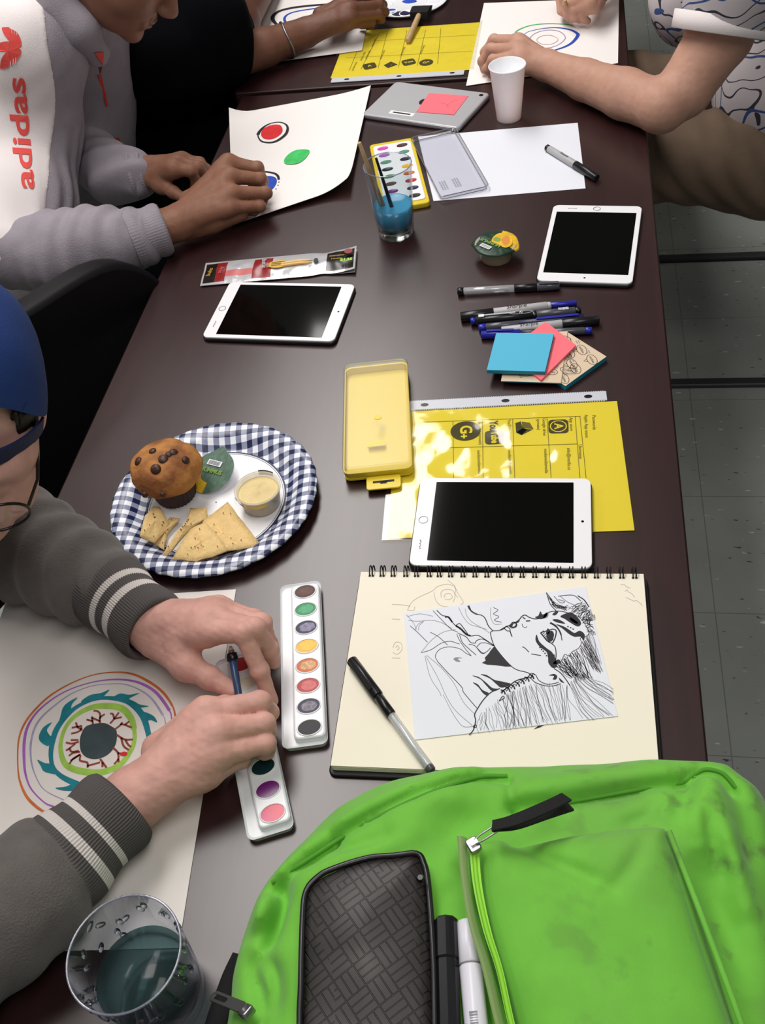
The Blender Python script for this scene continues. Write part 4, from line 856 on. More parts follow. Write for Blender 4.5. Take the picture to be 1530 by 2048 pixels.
chip('small broken tortilla chip standing nearest the muffin case', [(350, 640), (400, 645), (462, 745), (440, 800), (360, 882), (262, 838), (300, 700)], [.024, .022, .014, .012, .016, .026, .027], 1)
chip('tilted tortilla chip fragment behind the small broken one', [(462, 712), (528, 715), (440, 835), (425, 925), (365, 892), (395, 820)], [.012, .012, .009, .008, .008, .009], 2)
chip('long narrow tortilla chip standing on edge in the middle', [(600, 650), (708, 650), (712, 715), (605, 790), (440, 970), (415, 962), (520, 795), (585, 725)], [.016, .014, .012, .012, .012, .014, .018, .018], 3)
chip('front tortilla chip lying across the plate rim', [(640, 1003), (475, 990), (600, 790), (700, 745), (800, 850), (850, 935)], [.015, .016, .016, .019, .020, .018], 4)
chip('largest triangular tortilla chip pointing at the open dip cup', [(848, 612), (1068, 888), (1000, 910), (820, 935), (690, 960), (640, 800), (705, 715)], [.009, .009, .011, .0135, .015, .016, .012], 5)

# dip cups
mat('hummus', '#dcc78f', rough=.65, bump=.6, bscale=140, var=.06, vscale=70); clear('tub_clear', '#f6f2e8', rough=.2, base=.0, fres=1.3, haze=.45, hcol='#ece4d2')
mat('foil_green', '#587262', rough=.4, var=.25, vscale=160); mat('foil_yellow', '#e3b52c', rough=.35, var=.2, vscale=90); mat('foil_orange', '#d98a3e', rough=.4); mat('foil_leaf', '#7fa048', rough=.4); mat('foil_dark', '#1c3a2a', rough=.35)
HC = U(524, 1006, .0035); HC.z = TZ+.0026
t = thing('dip_cup', 'open clear cup of hummus on the gingham plate', 'dip cup', HC)
g = G(T(*HC)); g.lathe([(.022, .0), (.0228, .0008), (.0262, .026), (.0285, .0265), (.0285, .0275), (.0255, .0275), (.0222, .0012), (.001, .0008)], 'tub_clear', 48); g.build('tub', t)
g = G(T(*HC)); R = []
for i in range(12):
    r = .0252*(i/11)+.0002; R.append([(r*math.cos(2*math.pi*k/48), r*math.sin(2*math.pi*k/48), .0215+.0030*mnoise.noise(Vector((r*math.cos(2*math.pi*k/48)*110, r*math.sin(2*math.pi*k/48)*110, 2)))*(1-i/11)+.0018*(1-i/11)) for k in range(48)])
R += [[(.0222*math.cos(2*math.pi*k/48), .0222*math.sin(2*math.pi*k/48), .0016) for k in range(48)]]
g.rings(R, 'hummus', cap0=True, cap1=True); g.build('hummus', t)
g = G(T(*HC)); 
for a0, a1, m, z0 in ((208, 245, 'foil_dark', .0255), (245, 305, 'foil_yellow', .0255), (60, 100, 'foil_dark', .028)):
    aa = np.linspace(math.radians(a0), math.radians(a1), 14); g.rings([[(.0275*math.cos(a), .0275*math.sin(a), z0-.006) for a in aa], [(.0285*math.cos(a), .0285*math.sin(a), z0-.001) for a in aa], [(.0292*math.cos(a), .0292*math.sin(a), z0+.0005) for a in aa]], m, close=False, cap0=False, cap1=False)
g.build('foil_remnant', t)
# peeled lid
def lidprint(g, r, Mx, sx=1):
    def hp(pl): return [(x*r, y*r, .0007) for x, y in pl]
    g.poly(hp(bez([(-.2, .05), (.1, .45), (.5, .55), (.85, .1), (.6, -.6), (.2, -.75), (0, -.4)], 5, True)), 'foil_yellow', Mx); g.poly([(x, y, z+.0002) for x, y, z in hp(bez([(.3, .0), (.7, .15), (.6, -.35), (.25, -.5)], 5, True))], 'foil_orange', Mx)
    g.poly([(x, y, z+.0003) for x, y, z in hp(bez([(-.05, .2), (.15, .35), (.3, .05), (.1, -.1)], 4, True))], 'foil_leaf', Mx)
    Q = Mx @ T(-.35*r, .0, .0008) @ RZ(115); g.box((0, r*.28, 0), (r*.62, r*.26, .0002), 'white_plastic', Q); 
    for k in range(11): g.box((-r*.24+r*.048*k, r*.28, .0002), (r*.02 if k % 3 else r*.032, r*.18, .0002), 'ink_grey', Q)
    g.text('HUMMUS', r*.30, 'foil_leaf', Q @ T(0, -r*.1, .0003), .0003)
LC = U(425, 948, .010); Ml = T(*(LC+Vector((0, .0, .004)))) @ RZ(-25) @ RX(16) @ RY(-6)
t = thing('foil_lid', 'peeled green foil dip lid lying on the plate beside the muffin', 'lid', LC)
g = G(Ml); R = []
lobe = lambda a: 1+.22*math.exp(-((((a-1.75)+math.pi) % (2*math.pi)-math.pi)/.22)**2)
for i in range(9):
    s = .001+i/8; R.append([(.031*s*lobe(2*math.pi*k/64)**s*math.cos(2*math.pi*k/64), .031*s*lobe(2*math.pi*k/64)**s*math.sin(2*math.pi*k/64), .0012*mnoise.noise(Vector((s*3*math.cos(2*math.pi*k/64), s*3*math.sin(2*math.pi*k/64), 4)))*s-.012*(s*math.sin(2*math.pi*k/64))**2*0) for k in range(64)])
g.rings(R, 'foil_green', cap0=False, cap1=False, mfun=lambda i, j: 'foil_yellow' if 40 < j < 50 and i > 3 else 'foil_orange' if 36 < j <= 40 and i > 3 else 'foil_green'); g.rings([[(x, y, z-.0006) for x, y, z in r] for r in R][::-1], 'white_plastic', cap0=False, cap1=False)
Q = T(0, .004, .0012) @ RZ(4); g.box((-.002, .008, .0), (.022, .0075, .0004), 'white_plastic', Q)
for k in range(12): g.box((-.0105+.0015*k, .008, .0003), (.0009 if k % 3 else .0013, .0055, .0003), 'ink_grey', Q)
g.text('HUMMUS', .0085, 'foil_leaf', Q @ T(-.001, -.0035, .0004), .0003); g.build('foil_sheet', t)
# unopened cup
HC = U(993, 512, .003); HC.z = TZ
t = thing('dip_cup', 'sealed cup of hummus with printed green and yellow foil, beside the corner tablet', 'dip cup', HC)
g = G(T(*HC)); g.lathe([(.0225, .0), (.0238, .0015), (.0275, .024), (.0315, .0245), (.0315, .0258), (.0268, .0258), (.0268, .0245), (.0235, .0225), (.001, .0215)], 'tub_clear', 48); g.build('tub', t)
g = G(T(*HC)); g.lathe([(.0218, .0012), (.0232, .003), (.0258, .020), (.001, .020)], 'hummus', 40); g.build('hummus', t)
g = G(T(*HC)); R = []
def tabr(a): return 1+.16*math.exp(-((((a-2.9)+math.pi) % (2*math.pi)-math.pi)/.30)**2)+.10*math.exp(-((((a+.35)+math.pi) % (2*math.pi)-math.pi)/.30)**2)
for s, z in ((.001, .0275), (.3, .0278), (.7, .0272), (.95, .0265), (1.0, .026), (1.02, .0235)):
    R.append([(.0325*s*(tabr(a) if s > .9 else 1)*math.cos(a), .0325*s*(tabr(a) if s > .9 else 1)*math.sin(a), z-(.004*(tabr(a)-1)/.16 if s > .9 else 0)+.0006*mnoise.noise(Vector((math.cos(a)*s*9, math.sin(a)*s*9, 0)))) for a in np.linspace(0, 2*math.pi, 64, endpoint=False)])
g.rings(R, 'foil_dark', cap0=False, cap1=False, mfun=lambda i, j: 'foil_yellow' if (j < 13 or j > 57) else 'foil_dark'); lidprint(g, .030, T(0, 0, .0276) @ RZ(28)); g.build('foil_lid', t)

# ------------------------------------------------------------------ brush packet
mat('pack_black', '#15100f', rough=.25, coat=.6); mat('pack_red', '#8c1f23', rough=.25, coat=.6); mat('pack_silver', '#d9d9de', rough=.18, metal=.35, coat=.8, bump=.3, bscale=90); mat('pack_rose', '#c9696a', rough=.4, coat=.5); mat('pack_gold', '#d2a83e', rough=.4); mat('pack_lime', '#9fe03a', rough=.4); mat('bristle', '#e6c07a', rough=.6)
c = UP([(409.8, 525), (714, 499.5), (710.5, 542), (402, 573)], .003)
X0 = (c[0]+c[3])/2; X1 = (c[1]+c[2])/2; M = basis(X0, X1-X0, (0, 0, 1)); pl_ = (X1-X0).length; pw = ((c[0]-c[3]).length+(c[1]-c[2]).length)/2
segs = [(0, .09, 'pack_black'), (.09, .155, 'pack_red'), (.155, .335, 'pack_silver'), (.335, .46, 'pack_red'), (.46, .775, 'pack_silver'), (.775, .81, 'pack_silver'), (.81, 1.0, 'pack_black')]
g = G(M); nx, ny = 90, 12; V = []
for i in range(nx+1):
    for j in range(ny+1):
        x, y = i/nx, j/ny-.5; z = .0035*(1-(2*y)**2)*min(1, 8*x, 8*(1-x))+.0016*mnoise.noise(Vector((x*16, y*3, 2)))*(1-(2*y)**2)+.010*max(0, x-.8)**2/.04*.6
        V.append((x*pl_, y*pw*(1-.10*math.exp(-((x-.79)/.05)**2)), z))
o = len(g.v); g.v += [M @ Vector(v) for v in V]
def segm(x):
    for a, b, m in segs:
        if a <= x < b: return m
    return 'pack_black'
for i in range(nx):
    for j in range(ny):
        x = (i+.5)/nx; y = (j+.5)/ny-.5
        m = segm(x)
        if m == 'pack_silver' and x < .46 and abs(y+.12) < .15: m = 'pack_rose'
        if abs(y) > .43 or x < .012 or x > .988: m = 'pack_silver'
        g.f.append([o+i*(ny+1)+j, o+(i+1)*(ny+1)+j, o+(i+1)*(ny+1)+j+1, o+i*(ny+1)+j+1]); g.fm.append(g.mi(m)); g.fs.append(True)
bk = [Vector((v[0], v[1], -.0008)) for v in V]; g.add(bk, [(i*(ny+1)+j+1, (i+1)*(ny+1)+j+1, (i+1)*(ny+1)+j, i*(ny+1)+j) for i in range(nx) for j in range(ny)], 'pack_silver')
zt = .0058
g.prism(ell(.017, .0098, 26), zt-.001, zt, 'pack_gold', M=T(pl_*.50, .001, 0)); 
for k in range(3): g.box((pl_*.50, .006-.004*k, zt+.0001), (.022, .0014, .0002), 'pack_black')
g.text('Brush Set', .010, 'pack_silver', T(pl_*.405, .006, zt) @ RZ(-84), .0002, sx=.6); g.text('Artist', .0085, 'pack_silver', T(pl_*.435, .0, zt) @ RZ(-84), sx=.6)
g.text('Brushes', .0095, 'pack_gold', T(pl_*.05, -.002, .0045) @ RZ(84), sx=.7); g.text('Artist', .009, 'pack_rose', T(pl_*.125, 0, .0052) @ RZ(-96), sx=.8)
g.prism(ell(.0065, .0065, 18), .0112, .0114, 'pack_red', M=T(pl_*.955, .010, 0)); g.text('$1.25', .0085, 'pack_lime', T(pl_*.945, -.011, .0105), .0004); g.text('watercolour', .006, 'pack_gold', T(pl_*.88, .006, .0082), sx=.8); g.text('3 brushes', .0055, 'pack_gold', T(pl_*.88, -.002, .008), sx=.8); g.prism(ell(.0036, .006, 16), .0066, .0068, 'pack_black', M=T(pl_*.745, .0, 0))
for y in (-.004, .002): g.tube([(pl_*.52, y, .0052), (pl_*.64, y+.001, .0062), (pl_*.72, y+.002, .0056)], [.0022, .0026, .0008], 'bristle', 8)
tag(g.build('brush_packet'), 'shiny red, black and silver packet of brushes above the tablet', 'brush packet')

# ------------------------------------------------------------------ cups and glasses
def lean(px, py): p = U(px, py, 0); return p
C0 = U(1018, 236, 0); C0.z = TZ
g = G(T(*C0)); g.lathe([(.0212, 0), (.0216, .001), (.0305, .092), (.0322, .0935), (.0326, .0950), (.0318, .0962), (.0300, .0955), (.0206, .003), (.001, .0028)], 'cup_plastic', 56); tag(g.build('plastic_cup'), 'white plastic cup beside the bare forearm', 'cup')
clear('glass', '#f4f7f8', rough=.03, base=.02, fres=1.4); clear('tumbler_plastic', '#eef1f6', rough=.04, base=.015, fres=1.33); clear('glass_rim', '#e4e4f0', rough=.1, base=.12, haze=.35, hcol='#b4b2c4'); mat('thick_glass', '#ffffff', rough=.05, trans=1, ior=1.4); mat('lens_bump', '#f4f6fb', rough=.03, trans=1, ior=1.25)  # glass_rim: pale lilac haze paints the highlight along the rim
mat('blue_water', '#4b9cc4', rough=.12, spec=.5); clear('tint_water', '#b3c8c8', rough=.12, base=.0, fres=1.3, haze=.14, hcol='#5d7b7c')
GC = U(793, 466, 0); GC.z = TZ
t = thing('drinking_glass', 'clear glass of cloudy blue water with two brushes in it', 'glass', GC)
g = G(T(*GC)); g.lathe([(.001, .002), (.024, .0), (.0278, .0015), (.0285, .006), (.0305, .030), (.0362, .1165), (.0366, .1180), (.0355, .1186), (.0348, .1170), (.0290, .030), (.0268, .016), (.020, .0125), (.001, .0115)], 'glass', 56, cap0=False); g.build('glass_wall', t)
g = G(T(*GC)); g.tube([(.0362*math.cos(a), .0362*math.sin(a), .118) for a in np.linspace(0, 2*math.pi, 50)], .0008, 'glass_rim', 6); g.build('rim', t)
g = G(T(*GC)); g.lathe([(.001, .0), (.0255, .0003), (.0276, .003), (.0276, .009), (.025, .0118), (.001, .0118)], 'thick_glass', 40, cap0=False, rad=lambda a, z: 1+.012*math.sin(a*16)); g.build('glass_base', t)
g = G(T(*GC)); g.lathe([(.001, .0125), (.0195, .0132), (.0262, .017), (.0286, .030), (.0302, .0515), (.0292, .0510), (.001, .0508)], 'blue_water', 48, cap0=False); g.build('water', t)
mat('wood_handle', '#b89a72', rough=.55, var=.12, vscale=60); mat('brush_black', '#141016', rough=.3); mat('ferrule', '#9ea6ae', rough=.3, metal=.8)
def stick(name, label, A, Bp, segs, group=None):
    M = basis(A, Bp-A, (.1, 0, 1)); L = (Bp-A).length; t = thing(name, label, 'paintbrush', (A+Bp)/2, group)
    for part, t0, t1, r0, r1, m in segs:
        g = G(M); g.lathe([(max(r0-.0004, .0002), t0*L), (r0, t0*L+.0004), (r1, t1*L-.0004), (max(r1-.0004, .0002), t1*L)], m, 14, M=RY(90), cap1=True); g.build(part, t)
    return t
stick('paintbrush', 'bare wooden brush handle standing in the blue water', U(718.5, 285, .163), GC+Vector((-.012, .004, .020)), [('handle', 0, .80, .0028, .0048, 'wood_handle'), ('ferrule', .80, .90, .0042, .0044, 'ferrule'), ('bristles', .90, 1, .0042, .002, 'bristle')])
stick('paintbrush', 'thin black brush handle standing in the blue water', U(752, 316, .132), GC+Vector((.004, -.006, .020)), [('handle', 0, .80, .0019, .0034, 'brush_black'), ('ferrule', .80, .90, .003, .003, 'ferrule'), ('bristles', .90, 1, .003, .001, 'bristle')])
# near tumbler
TH = .105; WC = U(248, 1906, TH); WC.z = TZ
def wr(z): return .0375+(.0455-.0375)*z/TH
t = thing('tumbler', 'clear dimpled tumbler of greenish rinse water at the front corner', 'tumbler', WC)
g = G(T(*WC)); g.lathe([(.001, .0015), (.034, .0), (.0372, .002), (wr(.02), .02), (wr(TH), TH), (wr(TH)-.0009, TH+.0010), (wr(TH)-.0022, TH), (wr(.02)-.0024, .02), (.0338, .0075), (.001, .0068)], 'tumbler_plastic', 72, cap0=False)
random.seed(12)
for k in range(36):
    a = 2*math.pi*(k*.382+random.uniform(-.02, .02)); z = random.uniform(.052, .096); r = wr(z)-.0012
    Q = T(r*math.cos(a), r*math.sin(a), z) @ RZ(math.degrees(a)) @ RX(random.uniform(-50, 50)) @ Matrix.Diagonal((.0019, .0026, .0056, 1))
    R = [[(math.cos(p)*math.cos(q), math.cos(p)*math.sin(q), math.sin(p)) for q in np.linspace(0, 2*math.pi, 12, endpoint=False)] for p in np.linspace(-1.5, 1.5, 8)]
    g.rings(R, 'lens_bump', M=Q)
g.build('glass_wall', t)
g = G(T(*WC)); g.tube([((wr(TH)-.001)*math.cos(a), (wr(TH)-.001)*math.sin(a), TH+.0006) for a in np.linspace(0, 2*math.pi, 60)], .0011, 'glass_rim', 6); g.build('rim', t)
g = G(T(*WC)); zl = .055; g.lathe([(.001, .0074), (.0332, .0080), (wr(.02)-.0028, .02), (wr(zl)-.0028, zl), (.001, zl-.0002)], 'tint_water', 64, cap0=False); g.build('water', t)
# palette and foam brush
QC = U(818, 8, 0); QC.z = TZ
t = thing('paint_palette', 'round white plastic palette smeared with blue paint on the far table', 'palette', QC)
g = G(T(*QC)); g.lathe([(.001, .0012), (.074, .0012), (.079, .006), (.084, .009), (.0865, .009), (.0865, .0078), (.081, .004), (.074, 0), (.001, 0)], 'white_plastic', 64, cap0=False)
for k in range(8):
    a = k*math.pi/4; g.lathe([(.013, .0012), (.0145, .0028), (.0155, .0028), (.017, .0012)], 'white_plastic', 24, M=T(.052*math.cos(a), .052*math.sin(a), 0), cap0=False)
g.build('dish', t)
g = G(T(*QC))
for cx, cy, a, b, m in ((-.040, -.026, .014, .006, 'paint_blue'), (-.012, -.052, .020, .012, 'pan_navy'), (.030, -.030, .012, .010, 'worn_lilac'), (.0, .01, .016, .01, 'paint_blue')): g.prism(bez([(x*(1+.2*math.sin(5*i)), y) for i, (x, y) in enumerate(ell(a, b, 10))], 4, True), .0013, .0022, m, M=T(cx, cy, 0))
g.build('paint_smear', t)
mat('foam', '#161518', rough=.95, bump=.5, bscale=500)
A_ = U(815, 82, .009); B_ = U(846, 12, .018); Mf = basis(A_, B_-A_, (0, 0, 1)); Lf = (B_-A_).length
t = thing('foam_brush', 'black foam brush with wooden handle resting on the palette', 'foam brush', (A_+B_)/2)
g = G(Mf); g.lathe([(.004, 0), (.0056, .0015), (.0056, Lf*.70), (.005, Lf*.74)], 'wood_handle', 18, M=RY(90), cap1=True); g.build('handle', t)
g = G(Mf @ T(Lf*.72, 0, 0)); g.add([(0, -.019, -.007), (0, .019, -.007), (0, .019, .007), (0, -.019, .007), (.026, -.020, -.007), (.026, .020, -.007), (.026, .020, .007), (.026, -.020, .007), (.046, -.020, -.001), (.046, .020, -.001)], [(0, 3, 2, 1), (0, 1, 5, 4), (3, 7, 6, 2), (0, 4, 7, 3), (1, 2, 6, 5), (4, 5, 9, 8), (7, 8, 9, 6), (4, 8, 7), (5, 6, 9)], 'foam'); g.build('foam_head', t)
# ------------------------------------------------------------------ green backpack
def bag_material():
    m = mat('bag_green', '#6cb93a', rough=.78, var=.06, vscale=30, bump=.10, bscale=1400, sheen=.15); nt = m.node_tree; L = nt.links; b = nt.nodes['Principled BSDF']
    src = b.inputs['Base Color'].links[0].from_socket; tc = nt.nodes.new('ShaderNodeTexCoord')
    for sc, a, z, amt, colr in ((9, .44, .68, .60, '#6d8f4c'), (38, .57, .70, .60, '#4f5c38')):
        n = nt.nodes.new('ShaderNodeTexNoise'); n.inputs['Scale'].default_value = sc; n.inputs['Detail'].default_value = 4; L.new(tc.outputs['Object'], n.inputs['Vector'])
        r = nt.nodes.new('ShaderNodeValToRGB'); r.color_ramp.elements[0].position = a; r.color_ramp.elements[1].position = z; L.new(n.outputs['Fac'], r.inputs[0])
        sp = nt.nodes.new('ShaderNodeSeparateXYZ'); L.new(tc.outputs['Object'], sp.inputs[0]); mr = nt.nodes.new('ShaderNodeMapRange'); mr.inputs[1].default_value = -.02; mr.inputs[2].default_value = .16; L.new(sp.outputs[0], mr.inputs[0])
        mu = nt.nodes.new('ShaderNodeMath'); mu.operation = 'MULTIPLY'; L.new(r.outputs[0], mu.inputs[0]); L.new(mr.outputs[0], mu.inputs[1]); m2 = nt.nodes.new('ShaderNodeMath'); m2.operation = 'MULTIPLY'; m2.inputs[1].default_value = amt; L.new(mu.outputs[0], m2.inputs[0])
        mx = nt.nodes.new('ShaderNodeMixRGB'); L.new(m2.outputs[0], mx.inputs[0]); L.new(src, mx.inputs[1]); mx.inputs[2].default_value = lin(colr); src = mx.outputs[0]
    L.new(src, b.inputs['Base Color'])
bag_material(); mat('bag_lining', '#7f9a5e', rough=.8, bump=.1, bscale=900); mat('zip_lime', '#86d22e', rough=.5); mat('zip_tape', '#9ada4a', rough=.7); mat('webbing', '#131315', rough=.75, bump=.5, bscale=1800)
def pdist(x, y, poly):
    """signed distance to a closed outline, negative inside"""
    d = np.full(x.shape, 9.0); ins = np.zeros(x.shape, bool); n = len(poly)
    for i in range(n):
        ax, ay = poly[i]; bx, by = poly[(i+1) % n]; ex, ey = bx-ax, by-ay
        t = np.clip(((x-ax)*ex+(y-ay)*ey)/(ex*ex+ey*ey+1e-12), 0, 1); d = np.minimum(d, np.hypot(x-ax-t*ex, y-ay-t*ey))
        c = (ay > y) != (by > y); ins ^= c & (x < (bx-ax)*(y-ay)/(by-ay+1e-15)+ax)
    return np.where(ins, -d, d)
def ldist(x, y, line):
    d = np.full(x.shape, 9.0); s = np.zeros(x.shape)
    for i in range(len(line)-1):
        ax, ay = line[i]; bx, by = line[i+1]; ex, ey = bx-ax, by-ay
        t = np.clip(((x-ax)*ex+(y-ay)*ey)/(ex*ex+ey*ey+1e-12), 0, 1); q = np.hypot(x-ax-t*ex, y-ay-t*ey)
        m = q < d; d = np.where(m, q, d); s = np.where(m, (i+t)/(len(line)-1), s)
    return d, s
OUT = bez([(-.006, .20), (-.010, .235), (-.004, .29), (.022, .338), (.078, .396), (.147, .4225), (.2, .4285), (.325, .440), (.382, .443), (.404, .432), (.428, .400), (.432, .30), (.42, .10), (.40, .0), (.36, -.02), (.08, -.02), (.03, .0), (.0, .08)], 5, True)
def flat2(pl, h): return [tuple(U(x, y, h))[:2] for x, y in pl]
FOLDS = [  # photo points, height, amplitude, half width, taper
    (bez(flat2([(545, 1765), (604, 1727), (714, 1657), (831, 1598), (949, 1556), (1012, 1560)], .115), 4), -.0050, .0045, 0),
    (bez(flat2([(560, 1748), (612, 1706), (722, 1637), (838, 1582), (950, 1545)], .105), 4), .0040, .008, 0),
    (flat2([(1017, 1550), (1021, 1590), (1028, 1630)], .115), -.003, .003, 0),
    (bez(flat2([(1026, 1618), (1125, 1607), (1294, 1577), (1361, 1567), (1388, 1549), (1412, 1540), (1445, 1548), (1470, 1572)], .115), 4), -.0075, .006, 0),
    (bez(flat2([(1030, 1585), (1125, 1575), (1290, 1552), (1350, 1545)], .105), 4), .005, .014, 1),
    (bez(flat2([(543, 1768), (566, 1785), (556, 1830), (540, 1875), (525, 1905)], .11), 4), -.016, .008, 1),
    (bez(flat2([(525, 1790), (528, 1840), (505, 1880)], .10), 4), .008, .012, 1),
    (bez(flat2([(494, 1908), (520, 1960), (538, 2010), (541, 2060)], .10), 4), -.010, .008, 1),
    (bez(flat2([(530, 1915), (555, 1960), (562, 2040)], .11), 4), -.008, .006, 1),
    (bez(flat2([(515, 1930), (540, 1970), (550, 2040)], .10), 4), .006, .006, 1),
    (bez(flat2([(570, 1775), (660, 1720), (760, 1690), (900, 1640)], .13), 4), .005, .012, 1),
    (bez(flat2([(870, 1690), (930, 1640), (1000, 1640), (1080, 1660)], .13), 4), -.007, .016, 1),
    (bez(flat2([(760, 1660), (860, 1615), (940, 1590)], .12), 4), .006, .014, 1),
    (bez(flat2([(1060, 1640), (1160, 1640), (1280, 1615), (1330, 1600)], .125), 4), -.006, .018, 1),
    (bez(flat2([(1385, 1552), (1372, 1600), (1350, 1670)], .115), 4), -.007, .010, 1),
    (bez(flat2([(1410, 1550), (1400, 1640), (1430, 1760)], .115), 4), .006, .014, 1),
    (bez(flat2([(1440, 1560), (1480, 1640), (1500, 1760)], .10), 4), -.006, .012, 1),
    (bez(flat2([(1385, 1700), (1440, 1830), (1500, 2000)], .12), 4), -.010, .016, 1),
    (bez(flat2([(604, 1720), (700, 1690), (800, 1668)], .13), 4), -.005, .006, 1),
    (bez(flat2([(640, 1650), (668, 1690), (600, 1735)], .12), 4), -.005, .007, 1),
    (bez(flat2([(1185, 1640), (1300, 1620), (1345, 1635)], .125), 4), .006, .010, 1),
    (bez(flat2([(1330, 1590), (1300, 1625), (1240, 1650)], .125), 4), -.005, .007, 1),
    (bez(flat2([(1450, 1640), (1470, 1760), (1500, 1860)], .11), 4), .006, .010, 1),
    (bez(flat2([(1400, 1600), (1420, 1700), (1470, 1800)], .11), 4), -.006, .007, 1),
    (bez(flat2([(480, 1860), (520, 1870), (545, 1850)], .10), 4), -.005, .006, 1),
    (bez(flat2([(890, 1720), (915, 1760), (880, 1800)], .135), 4), -.004, .008, 1),
]
def bag_height(x, y):
    d = -pdist(x, y, OUT); dd = np.maximum(d, 0)
    H = .058+.080*(1-np.exp(-dd/.034))+.004*nz(np.stack([x, y, 0*x], -1), 26)+.0016*nz(np.stack([x, y, 0*x], -1), 70, 3)
    for ln, a, w, tp in FOLDS:
        q, s = ldist(x, y, ln); H = H+1.7*a*np.exp(-(q/w)**2)*((np.sin(np.pi*np.clip(s, .03, .97))**.6) if tp else 1)
    return H, d
def bag_top(px, py, up=0.0):
    h = .14
    for _ in range(6):
        p = U(px, py, h+up); H, d = bag_height(np.array([p.x]), np.array([p.y])); h = float(H[0])
    return U(px, py, h+up)
bag = thing('backpack', 'bright green backpack lying on the table corner with a dirty front pocket', 'backpack', (.21, .2, TZ))
def smax(a, b, k): return -smin(-a, -b, k)
S = SDF((-.025, -.035, TZ-.006), (.45, .46, TZ+.19), .0034)
X, Y = S.P[:, :, 0, 0].astype(float), S.P[:, :, 0, 1].astype(float); H, d = bag_height(X, Y)
gx, gy = np.gradient(H, S.vox); sl = 1/np.sqrt(1+gx**2+gy**2)
z = S.P[..., 2]-TZ; side = (-d)[..., None]+.0*z; side = side+np.maximum(0, .045-z)*.35
F = smax(smax((z-H[..., None])*sl[..., None], side, .028), -z+.0005, .012)
V, Q = S.mesh(F); V = relax(V, Q, 1); g = G(); g.add([tuple(p) for p in V], [tuple(q) for q in Q], 'bag_green', True); g.build('body', bag)
mat('bag_seam', '#4f9427', rough=.8)
for pl in ([(545, 1765), (604, 1727), (714, 1657), (831, 1598), (949, 1556), (1014, 1552)], [(1026, 1616), (1125, 1606), (1294, 1576), (1361, 1566), (1388, 1549), (1412, 1539), (1445, 1547), (1472, 1575)]):
    g = G(); g.tube(bez([tuple(bag_top(x, y, -.001)) for x, y in pl], 6), .0019, 'bag_seam', 8); g.build('seam_piping', bag)
# front pocket panel
PK = bez([tuple(bag_top(x, y, .02))[:2] for x, y in ((926, 1672), (1000, 1664), (1045, 1675), (1180, 1655), (1318, 1641), (1345, 1658), (1400, 1800), (1482, 2048), (1570, 2330))], 4)+[tuple(bag_top(x, y, .02))[:2] for x, y in ((1100, 2330), (1022, 2060), (985, 1930), (950, 1800))]
VF = [(bez([tuple(bag_top(x, y, .02))[:2] for x, y in ((1030, 1683), (1100, 1725), (1225, 1784))], 4), -.006, .006), (bez([tuple(bag_top(x, y, .02))[:2] for x, y in ((1228, 1784), (1262, 1740), (1300, 1672))], 4), -.004, .006), (bez([tuple(bag_top(x, y, .02))[:2] for x, y in ((1060, 1672), (1180, 1700), (1290, 1665))], 4), .005, .02),
      (bez([tuple(bag_top(x, y, .02))[:2] for x, y in ((1330, 1680), (1390, 1840), (1460, 2048))], 4), -.004, .004)]
S = SDF((.15, -.03, TZ+.10), (.42, .385, TZ+.20), .0028)
X, Y = S.P[:, :, 0, 0].astype(float), S.P[:, :, 0, 1].astype(float); Hb = .058+.080*(1-np.exp(-np.maximum(-pdist(X, Y, OUT), 0)/.034)); d = -pdist(X, Y, PK)
Hp = Hb+.004+.022*(1-np.exp(-np.maximum(d, 0)/.012))+.0035*nz(np.stack([X, Y, 0*X], -1), 22, 2)+.006*np.exp(-((Y-.2)/.12)**2)
for ln, a, w in VF:
    q, s_ = ldist(X, Y, ln); Hp = Hp+a*np.exp(-(q/w)**2)*np.sin(np.pi*np.clip(s_, .08, .92))**.5
z = S.P[..., 2]-TZ; gx, gy = np.gradient(Hp, S.vox); sl = 1/np.sqrt(1+gx**2+gy**2)
F = smax(smax((z-Hp[..., None])*sl[..., None], (-d)[..., None]+0*z, .010), (Hb-.012)[..., None]-z, .004)
V, Q = S.mesh(F); V = relax(V, Q, 1); g = G(); g.add([tuple(p) for p in V], [tuple(q) for q in Q], 'bag_green', True); g.build('front_pocket', bag)
g = G(); g.tube(bez([tuple(bag_top(x, y, .0255)) for x, y in ((1338, 1662), (1368, 1740), (1410, 1850), (1480, 2040), (1530, 2200))], 5), .0022, 'bag_green', 8); g.build('piping', bag)
# open zip edge of the pocket
L0 = bez([tuple(bag_top(x, y, .030)) for x, y in ((914, 1672), (922, 1760), (938, 1850), (962, 1930), (990, 2048), (1040, 2240))], 6)
L1 = bez([tuple(bag_top(x, y, .024)) for x, y in ((934, 1676), (938, 1760), (955, 1850), (980, 1930), (1008, 2048), (1058, 2240))], 6)
L2 = bez([tuple(bag_top(x, y, .012)) for x, y in ((930, 1680), (930, 1760), (946, 1850), (970, 1930), (998, 2048), (1046, 2240))], 6)
g = G(); g.rings([L2, L0, [tuple(Vector(a)*.5+Vector(b)*.5+Vector((0, 0, .002))) for a, b in zip(L0, L1)], L1], 'bag_lining', close=False, cap0=False, cap1=False); g.build('pocket_flap', bag)
Z0 = bez([tuple(bag_top(x, y, .026)) for x, y in ((938, 1690), (946, 1770), (966, 1860), (992, 1940), (1016, 2048), (1066, 2240))], 6)
Z1 = bez([tuple(bag_top(x, y, .028)) for x, y in ((957, 1688), (964, 1770), (982, 1860), (1006, 1940), (1030, 2048), (1080, 2240))], 6)
